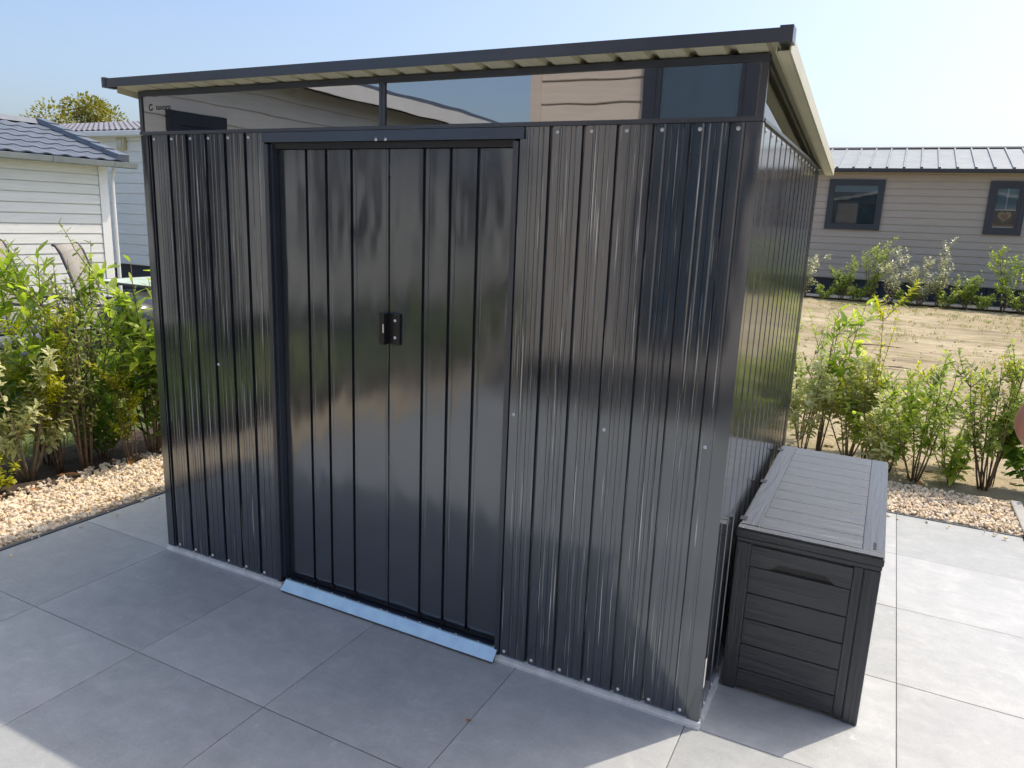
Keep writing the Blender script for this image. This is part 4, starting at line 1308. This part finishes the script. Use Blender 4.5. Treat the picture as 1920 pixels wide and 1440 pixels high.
shrub('silverberry', 'loose pale silverberry sprigs growing hard against the shed back corner', (-0.04, 3.30, 0), 54, 0.80, 0.26, 7, 0.058, 0.030, 'silver', 'bark_pale', per=20, sub=4, low=0.25, stem_r=0.005, group=RH)
shrub('privet', 'slim green privet stems between the shed corner and the large-leaved laurel', (-0.10, 3.75, 0), 55, 0.98, 0.20, 6, 0.046, 0.022, 'small_green', 'bark', per=22, sub=4, low=0.25, stem_r=0.005, group=RH)
shrub('spirea', 'bright green spreading sprays between the feathery shrub and the silverberry', (0.50, 3.24, 0), 52, 0.62, 0.36, 6, 0.060, 0.022, 'laurel', 'bark', per=18, sub=4, low=0.22, stem_r=0.005, group=RH, droop=0.4)
# far shrubs
for i, (x, h) in enumerate(((-1.0, 0.34), (-0.3, 0.38), (0.75, 0.36), (1.55, 0.42), (2.25, 0.36), (2.95, 0.45), (3.5, 0.4))):
    lbs = ('beside the cream-green shrub', 'under the right half of the wide window', 'between the two white-variegated shrubs', 'at the foot of the slender pale stem', 'beside the low bright green shrub', 'at the foot of the broad bright shrub', 'last in the row past the narrow window')
    shrub('shrub', 'low green ground shrub ' + lbs[i], (x, 16.95, -0.01), 160 + i, h, 0.42, 9, 0.085, 0.044, 'small_green', per=13, sub=3, low=0.05, stem_r=0.006, group=FH, seg=2)
for i, (x, y, h, sp, mt, lb) in enumerate((
    (-1.45, 17.1, 1.05, 0.40, 'variegated', 'cream-green shrub beside the shed edge'),
    (-0.62, 17.0, 0.95, 0.40, 'small_green', 'loose green shrub under the wide window'),
    (0.02, 17.1, 1.45, 0.40, 'small_green', 'taller green shrub right of the wide window'),
    (0.42, 16.9, 1.30, 0.60, 'variegated', 'big white-variegated shrub on the left'),
    (1.02, 16.9, 1.05, 0.55, 'variegated', 'smaller white-variegated shrub next to the big one'),
    (1.38, 17.2, 1.45, 0.16, 'variegated', 'single slender pale stem with white leaves'),
    (1.92, 17.0, 0.85, 0.36, 'small_green', 'low bright green shrub left of the narrow window'),
    (2.62, 17.1, 1.50, 0.55, 'laurel', 'broad bright green shrub under the narrow window'),
    (3.25, 17.0, 0.95, 0.50, 'small_green', 'green shrub at the right end of the planting'))):
    shrub('shrub', lb + ' along the far taupe home', (x, y, -0.01), 60 + i, h, sp, 5 if sp < 0.2 else 8, 0.085, 0.044, mt, per=20, sub=4, low=0.12, stem_r=0.008, group=FH, seg=2, sub_len=0.3)

# tree behind the pale house
def tree(loc, h, cr, seed, label):
    rnd = random.Random(seed)
    t = thing('tree', label, 'tree', loc)
    B = Vector(loc)
    mb = MB()
    trunk = branch_path(rnd, B, (0.03, 0, 1), h * 0.62, 6, 0.05, 0.05)
    mb.tube(trunk, [0.16, 0.14, 0.12, 0.11, 0.09, 0.07, 0.05], 8)
    clumps = []
    for k in range(22):
        a = k * 2.4
        i = rnd.randint(3, 6)
        d = Vector((math.cos(a), math.sin(a), rnd.uniform(0.15, 0.9)))
        bp = branch_path(rnd, trunk[i], d, cr * rnd.uniform(0.6, 1.05), 4, 0.14, 0.05)
        mb.tube(bp, [0.05, 0.04, 0.03, 0.02, 0.01], 5)
        clumps += [bp[2], bp[3], bp[4], bp[4]]
    clumps += [trunk[-1] + Vector((rnd.uniform(-0.4, 0.4), rnd.uniform(-0.4, 0.4), rnd.uniform(0, h * 0.36))) for _ in range(14)]
    part('trunk', mb, 'bark', t, smooth=True)
    lv, lf = leaf_geo(0.11, 0.07, 0.15, 0.2, 2)
    fo = MB()
    for c in clumps:
        r = rnd.uniform(0.35, 0.62)
        for _ in range(210):
            v = Vector((rnd.gauss(0, 1), rnd.gauss(0, 1), rnd.gauss(0, 0.8)))
            v = v.normalized() * r * rnd.uniform(0.25, 1.0) ** 0.6
            m4 = frame_mat(c + v, v + Vector((0, 0, rnd.uniform(-0.3, 0.3))), rnd.uniform(-1, 1), rnd)
            s_ = rnd.uniform(0.7, 1.3)
            fo.add([m4 @ (Vector(q) * s_) for q in lv], lf)
    part('crown', fo, 'tree_leaf', t, kind='stuff', recalc=False)
tree((-25.1, 15.0, -0.05), 4.9, 1.9, 77, 'yellowing broad tree showing above the pale house roof')

# grass tufts and litter on the sand
rnd = random.Random(91)
gm = MB()
def blade(mb, p, h, lean, w):
    d = Vector((rnd.uniform(-1, 1), rnd.uniform(-1, 1), 0)).normalized()
    s = Vector((-d.y, d.x, 0)) * w
    a = p + d * lean * 0.35 + Vector((0, 0, h * 0.6))
    b = p + d * lean + Vector((0, 0, h))
    mb.add([p - s, p + s, a + s * 0.7, a - s * 0.7, b], [(0, 1, 2, 3), (3, 2, 4)])
patches = [(rnd.uniform(-1.5, 4.0), rnd.uniform(3.6, 16.6), rnd.uniform(0.3, 1.0)) for _ in range(60)]
for (cx_, cy_, r_) in patches:
    for _ in range(int(22 * r_) + 4):
        q = Vector((cx_ + rnd.gauss(0, r_ * 0.9), cy_ + rnd.gauss(0, r_ * 0.22), -0.015))
        if q.y < 3.0 or q.y > 16.9:
            continue
        for _ in range(7):
            blade(gm, q + Vector((rnd.gauss(0, 0.03), rnd.gauss(0, 0.03), 0)), rnd.uniform(0.015, 0.06), rnd.uniform(0.02, 0.07), 0.004)
solo('grass_tufts', gm, 'grass', label='sparse dry grass tufts scattered over the sandy lot', cat='grass', kind='stuff')
gm = MB()
for _ in range(5200):
    q = Vector((rnd.uniform(1.24, 1.9), rnd.uniform(1.2, 2.94), -0.03))
    blade(gm, q, rnd.uniform(0.03, 0.075), rnd.uniform(0.01, 0.04), 0.003)
solo('grass_tufts', gm, 'grass', label='short lawn grass beyond the kerb blocks', cat='grass', kind='stuff')
gm = MB()
for _ in range(9000):
    q = Vector((rnd.uniform(-8.3, -4.3), rnd.uniform(0.0, 4.5), -0.035))
    blade(gm, q, rnd.uniform(0.04, 0.10), rnd.uniform(0.01, 0.05), 0.004)
solo('grass_tufts', gm, 'grass', label='neighbouring lawn grass behind the left shrubs', cat='grass', kind='stuff')
for k, (x, y, l, a, lb) in enumerate(((0.55, 7.6, 0.45, 0.1, 'short dark twig lying on open sand beyond the shrubs'), (1.35, 5.9, 0.38, -0.2, 'dark broken stick on the sand in front of the grass patches'),
                               (0.35, 9.4, 0.6, 0.05, 'long thin branch lying flat in the middle of the sandy lot'), (1.75, 5.0, 0.5, 2.4, 'curved grey branch near the yellow-topped shrub'), (1.1, 5.2, 0.3, 0.3, 'small fork of dead wood on the sand behind the bed'))):
    d = Vector((math.cos(a), math.sin(a), 0))
    p = Vector((x, y, 0.002))
    mb = MB().tube([p - d * l / 2, p + Vector((0, 0, 0.012)) + Vector((-d.y, d.x, 0)) * 0.02, p + d * l / 2 + Vector((0, 0, 0.006))], [0.009, 0.008, 0.003], 6)
    mb.tube([p + Vector((0, 0, 0.012)), p + d * l * 0.2 + Vector((-d.y, d.x, 0)) * l * 0.2 + Vector((0, 0, 0.02))], [0.005, 0.002], 5)
    solo('twig', mb, 'bark', lb, 'twig', group='dead twigs on the sand', loc=tuple(p))
def dead_leaf(x, y, z, rz, s, label):
    vs, fs = leaf_geo(0.05 * s, 0.03 * s, 0.5, -0.2, 4)
    m4 = Matrix.Translation((x, y, z)) @ Matrix.Rotation(rz, 4, 'Z')
    solo('dead_leaf', MB().add([m4 @ Vector(v) for v in vs], fs), 'dead_leaf', label, 'leaf', group='fallen dead leaves', loc=(x, y, z), smooth=True)
dead_leaf(-0.63, -0.33, 0.001, 2.2, 0.34, 'tiny curled dead leaf on the shaded paving near a tile joint')
dead_leaf(-3.56, 0.62, 0.012, 0.8, 1.5, 'large orange-brown dead leaf at the soil edge of the left gravel')
dead_leaf(-3.64, 0.36, 0.010, 2.4, 1.4, 'brown dead leaf on the dark soil under the silverberry')
for k in range(7):
    dead_leaf(-3.64 + random.uniform(-0.1, 0.06), -0.05 + 0.16 * k, 0.010, random.uniform(0, 6), random.uniform(0.7, 1.3), ('small brown dead leaf below the spirea', 'folded dead leaf beside the silverberry stems', 'brown dead leaf between silverberry and bare stems', 'pale dead leaf at the foot of the bare stems', 'curled dead leaf below the yellow shoots', 'dead leaf under the dense laurel', 'dead leaf at the gravel edge near the shed corner')[k])
dead_leaf(0.70, 2.98, 0.012, 0.2, 1.1, 'orange dead leaf at the foot of the feathery shrub')

# clods and small stones on the sand
mb = MB()
for _ in range(420):
    vs, fs = rnd.choice(STONES)
    s = rnd.uniform(0.006, 0.022)
    x, y = rnd.uniform(-1.4, 4.2), 3.4 + 12.5 * rnd.random() ** 1.6
    c = Vector((x, y, -0.016 + rut(x, y) + s * 0.25))
    mb.add([Vector((v.x * s * 1.3, v.y * s, v.z * s * 0.6)) + c for v in vs], fs)
solo('sand_clods', mb, 'sand', label='small clods and stones scattered over the sandy lot', cat='clods', kind='stuff')

#PART3
# ------------------------------------------------------------------ person just outside the right edge, one elbow in view
def skin_mesh(name, verts, edges, mat, parent, root=0, sub=2):
    """verts: list of (x, y, z, rx, ry); surface grown with Skin + Subdivision and then frozen"""
    me = bpy.data.meshes.new(name)
    me.from_pydata([v[:3] for v in verts], edges, [])
    me.update()
    o = bpy.data.objects.new(name, me)
    COL.objects.link(o)
    sk = o.modifiers.new('skin', 'SKIN')
    sk.use_smooth_shade = True
    if not me.skin_vertices:
        bpy.context.view_layer.objects.active = o
        bm = bmesh.new(); bm.from_mesh(me)
        bm.verts.layers.skin.verify()
        bm.to_mesh(me); bm.free()
    for i, sv in enumerate(me.skin_vertices[0].data):
        sv.radius = (verts[i][3], verts[i][4])
        sv.use_root = (i == root)
    sb = o.modifiers.new('sub', 'SUBSURF')
    sb.levels = sub
    sb.render_levels = sub
    dg = bpy.context.evaluated_depsgraph_get()
    fin = bpy.data.meshes.new_from_object(o.evaluated_get(dg))
    bpy.data.objects.remove(o)
    fin.name = name
    fin.materials.clear()
    fin.materials.append(M[mat])
    fin.polygons.foreach_set('use_smooth', [True] * len(fin.polygons))
    ob = bpy.data.objects.new(name, fin)
    COL.objects.link(ob)
    ob.parent = parent
    ORG[ob.name] = ORG[parent.name]
    return ob

PX, PY = 1.035, -0.03
person = thing('person', 'person in navy t-shirt and beige shorts standing on the patio with hands on hips', 'person', (PX, PY, 0))
ORG[person.name] = Vector((0, 0, 0))
V, E_ = [], []
def sv(x, y, z, r, r2=None, to=None):
    V.append((x, y, z, r, r2 or r))
    if to is not None:
        E_.append((to, len(V) - 1))
    return len(V) - 1
pel = sv(0, 0, 0.96, 0.150, 0.105)
wai = sv(0, 0.005, 1.10, 0.135, 0.095, pel)
che = sv(0, 0.0, 1.30, 0.155, 0.105, wai)
upc = sv(0, -0.01, 1.42, 0.120, 0.085, che)
nck = sv(0, 0.0, 1.50, 0.052, 0.055, upc)
hd0 = sv(0, 0.02, 1.575, 0.062, 0.075, nck)
hd1 = sv(0, 0.03, 1.645, 0.077, 0.095, hd0)
hd2 = sv(0, 0.02, 1.715, 0.070, 0.085, hd1)
for s in (-1, 1):
    sh = sv(s * 0.165, -0.01, 1.41, 0.060, 0.060, upc)
    el0 = sv(s * 0.275, -0.05, 1.26, 0.050, 0.050, sh)
    el = sv(s * 0.357, -0.085, 1.128, 0.042, 0.042, el0)
    fa = sv(s * 0.288, 0.0, 1.06, 0.041, 0.041, el)
    wr_ = sv(s * 0.205, 0.075, 1.005, 0.027, 0.027, fa)
    pm = sv(s * 0.170, 0.115, 0.985, 0.036, 0.020, wr_)
    for k, (dx, dz, ln_) in enumerate(((0.004, 0.030, 0.085), (0.0, 0.010, 0.095), (0.0, -0.010, 0.088), (0.004, -0.030, 0.070))):
        a = sv(s * (0.150 + dx), 0.138, 0.985 + dz, 0.0095, 0.0095, pm)
        b = sv(s * (0.120 + dx), 0.150, 0.980 + dz * 1.1, 0.0088, 0.0088, a)
        sv(s * (0.150 + dx - ln_), 0.148, 0.972 + dz * 1.15, 0.0075, 0.0075, b)
    ta = sv(s * 0.190, 0.098, 1.022, 0.012, 0.012, wr_)
    tb_ = sv(s * 0.183, 0.080, 1.050, 0.010, 0.010, ta)
    sv(s * 0.172, 0.060, 1.072, 0.0085, 0.0085, tb_)
    hp = sv(s * 0.095, 0.0, 0.88, 0.090, 0.090, pel)
    kn = sv(s * 0.110, 0.015, 0.50, 0.057, 0.060, hp)
    cf = sv(s * 0.113, -0.012, 0.36, 0.056, 0.058, kn)
    an = sv(s * 0.118, -0.02, 0.09, 0.034, 0.036, cf)
    ft = sv(s * 0.125, 0.06, 0.045, 0.040, 0.026, an)
    sv(s * 0.132, 0.15, 0.034, 0.038, 0.020, ft)
bodyo = skin_mesh('body', V, E_, 'skin', person, 0, 2)
# clothing
V, E_ = [], []
a = sv(0, 0.0, 0.90, 0.190, 0.145)
b = sv(0, 0.005, 1.06, 0.182, 0.138, a)
c = sv(0, 0.0, 1.30, 0.192, 0.142, b)
d = sv(0, -0.01, 1.425, 0.165, 0.125, c)
sv(0, -0.004, 1.495, 0.085, 0.085, d)
for s in (-1, 1):
    e = sv(s * 0.172, -0.01, 1.414, 0.090, 0.090, d)
    sv(s * 0.268, -0.047, 1.275, 0.080, 0.080, e)
skin_mesh('t_shirt', V, E_, 'shirt', person, 0, 2)
V, E_ = [], []
a = sv(0, 0, 0.97, 0.168, 0.122)
b = sv(0, 0, 0.92, 0.160, 0.125, a)
for s in (-1, 1):
    e = sv(s * 0.098, 0.0, 0.86, 0.104, 0.104, b)
    f = sv(s * 0.106, 0.008, 0.66, 0.092, 0.092, e)
    sv(s * 0.110, 0.012, 0.53, 0.088, 0.088, f)
skin_mesh('shorts', V, E_, 'shorts', person, 0, 2)
for s in (-1, 1):
    V, E_ = [], []
    a = sv(s * 0.120, -0.045, 0.050, 0.044, 0.044)
    b = sv(s * 0.125, 0.05, 0.045, 0.048, 0.040, a)
    sv(s * 0.133, 0.17, 0.032, 0.046, 0.028, b)
    skin_mesh('shoe', V, E_, 'shoe', person, 0, 2)
def blob(cx_, cy_, cz_, rx, ry, rz, n=14, m=9, zmin=-1.0):
    mb = MB()
    prof = [(math.cos(t), math.sin(t)) for t in [math.asin(max(-0.999, zmin)) + (math.pi / 2 - math.asin(max(-0.999, zmin))) * i / m for i in range(m + 1)]]
    for c_, s_ in prof:
        for k in range(n):
            q = 2 * math.pi * k / n
            mb.v.append((cx_ + rx * c_ * math.cos(q), cy_ + ry * c_ * math.sin(q), cz_ + rz * s_))
    for i in range(m):
        for k in range(n):
            p_, q_ = i * n + k, i * n + (k + 1) % n
            mb.f.append((p_, q_, q_ + n, p_ + n))
    return mb
part('hair', blob(0, -0.004, 1.668, 0.090, 0.106, 0.108, 18, 9, -0.35), 'hair', person, smooth=True)
for s in (-1, 1):
    ey = part('eye', blob(s * 0.030, 0.106, 1.648, 0.012, 0.010, 0.008), 'eye', bodyo, smooth=True)
    part('ear', blob(s * 0.080, 0.015, 1.640, 0.010, 0.020, 0.032), 'skin', bodyo, smooth=True)
    part('eyebrow', blob(s * 0.030, 0.112, 1.668, 0.018, 0.006, 0.004), 'hair', bodyo, smooth=True)
part('nose', blob(0, 0.122, 1.620, 0.013, 0.020, 0.024), 'skin', bodyo, smooth=True)
part('mouth', blob(0, 0.098, 1.580, 0.024, 0.008, 0.006), 'wood2', bodyo, smooth=True)
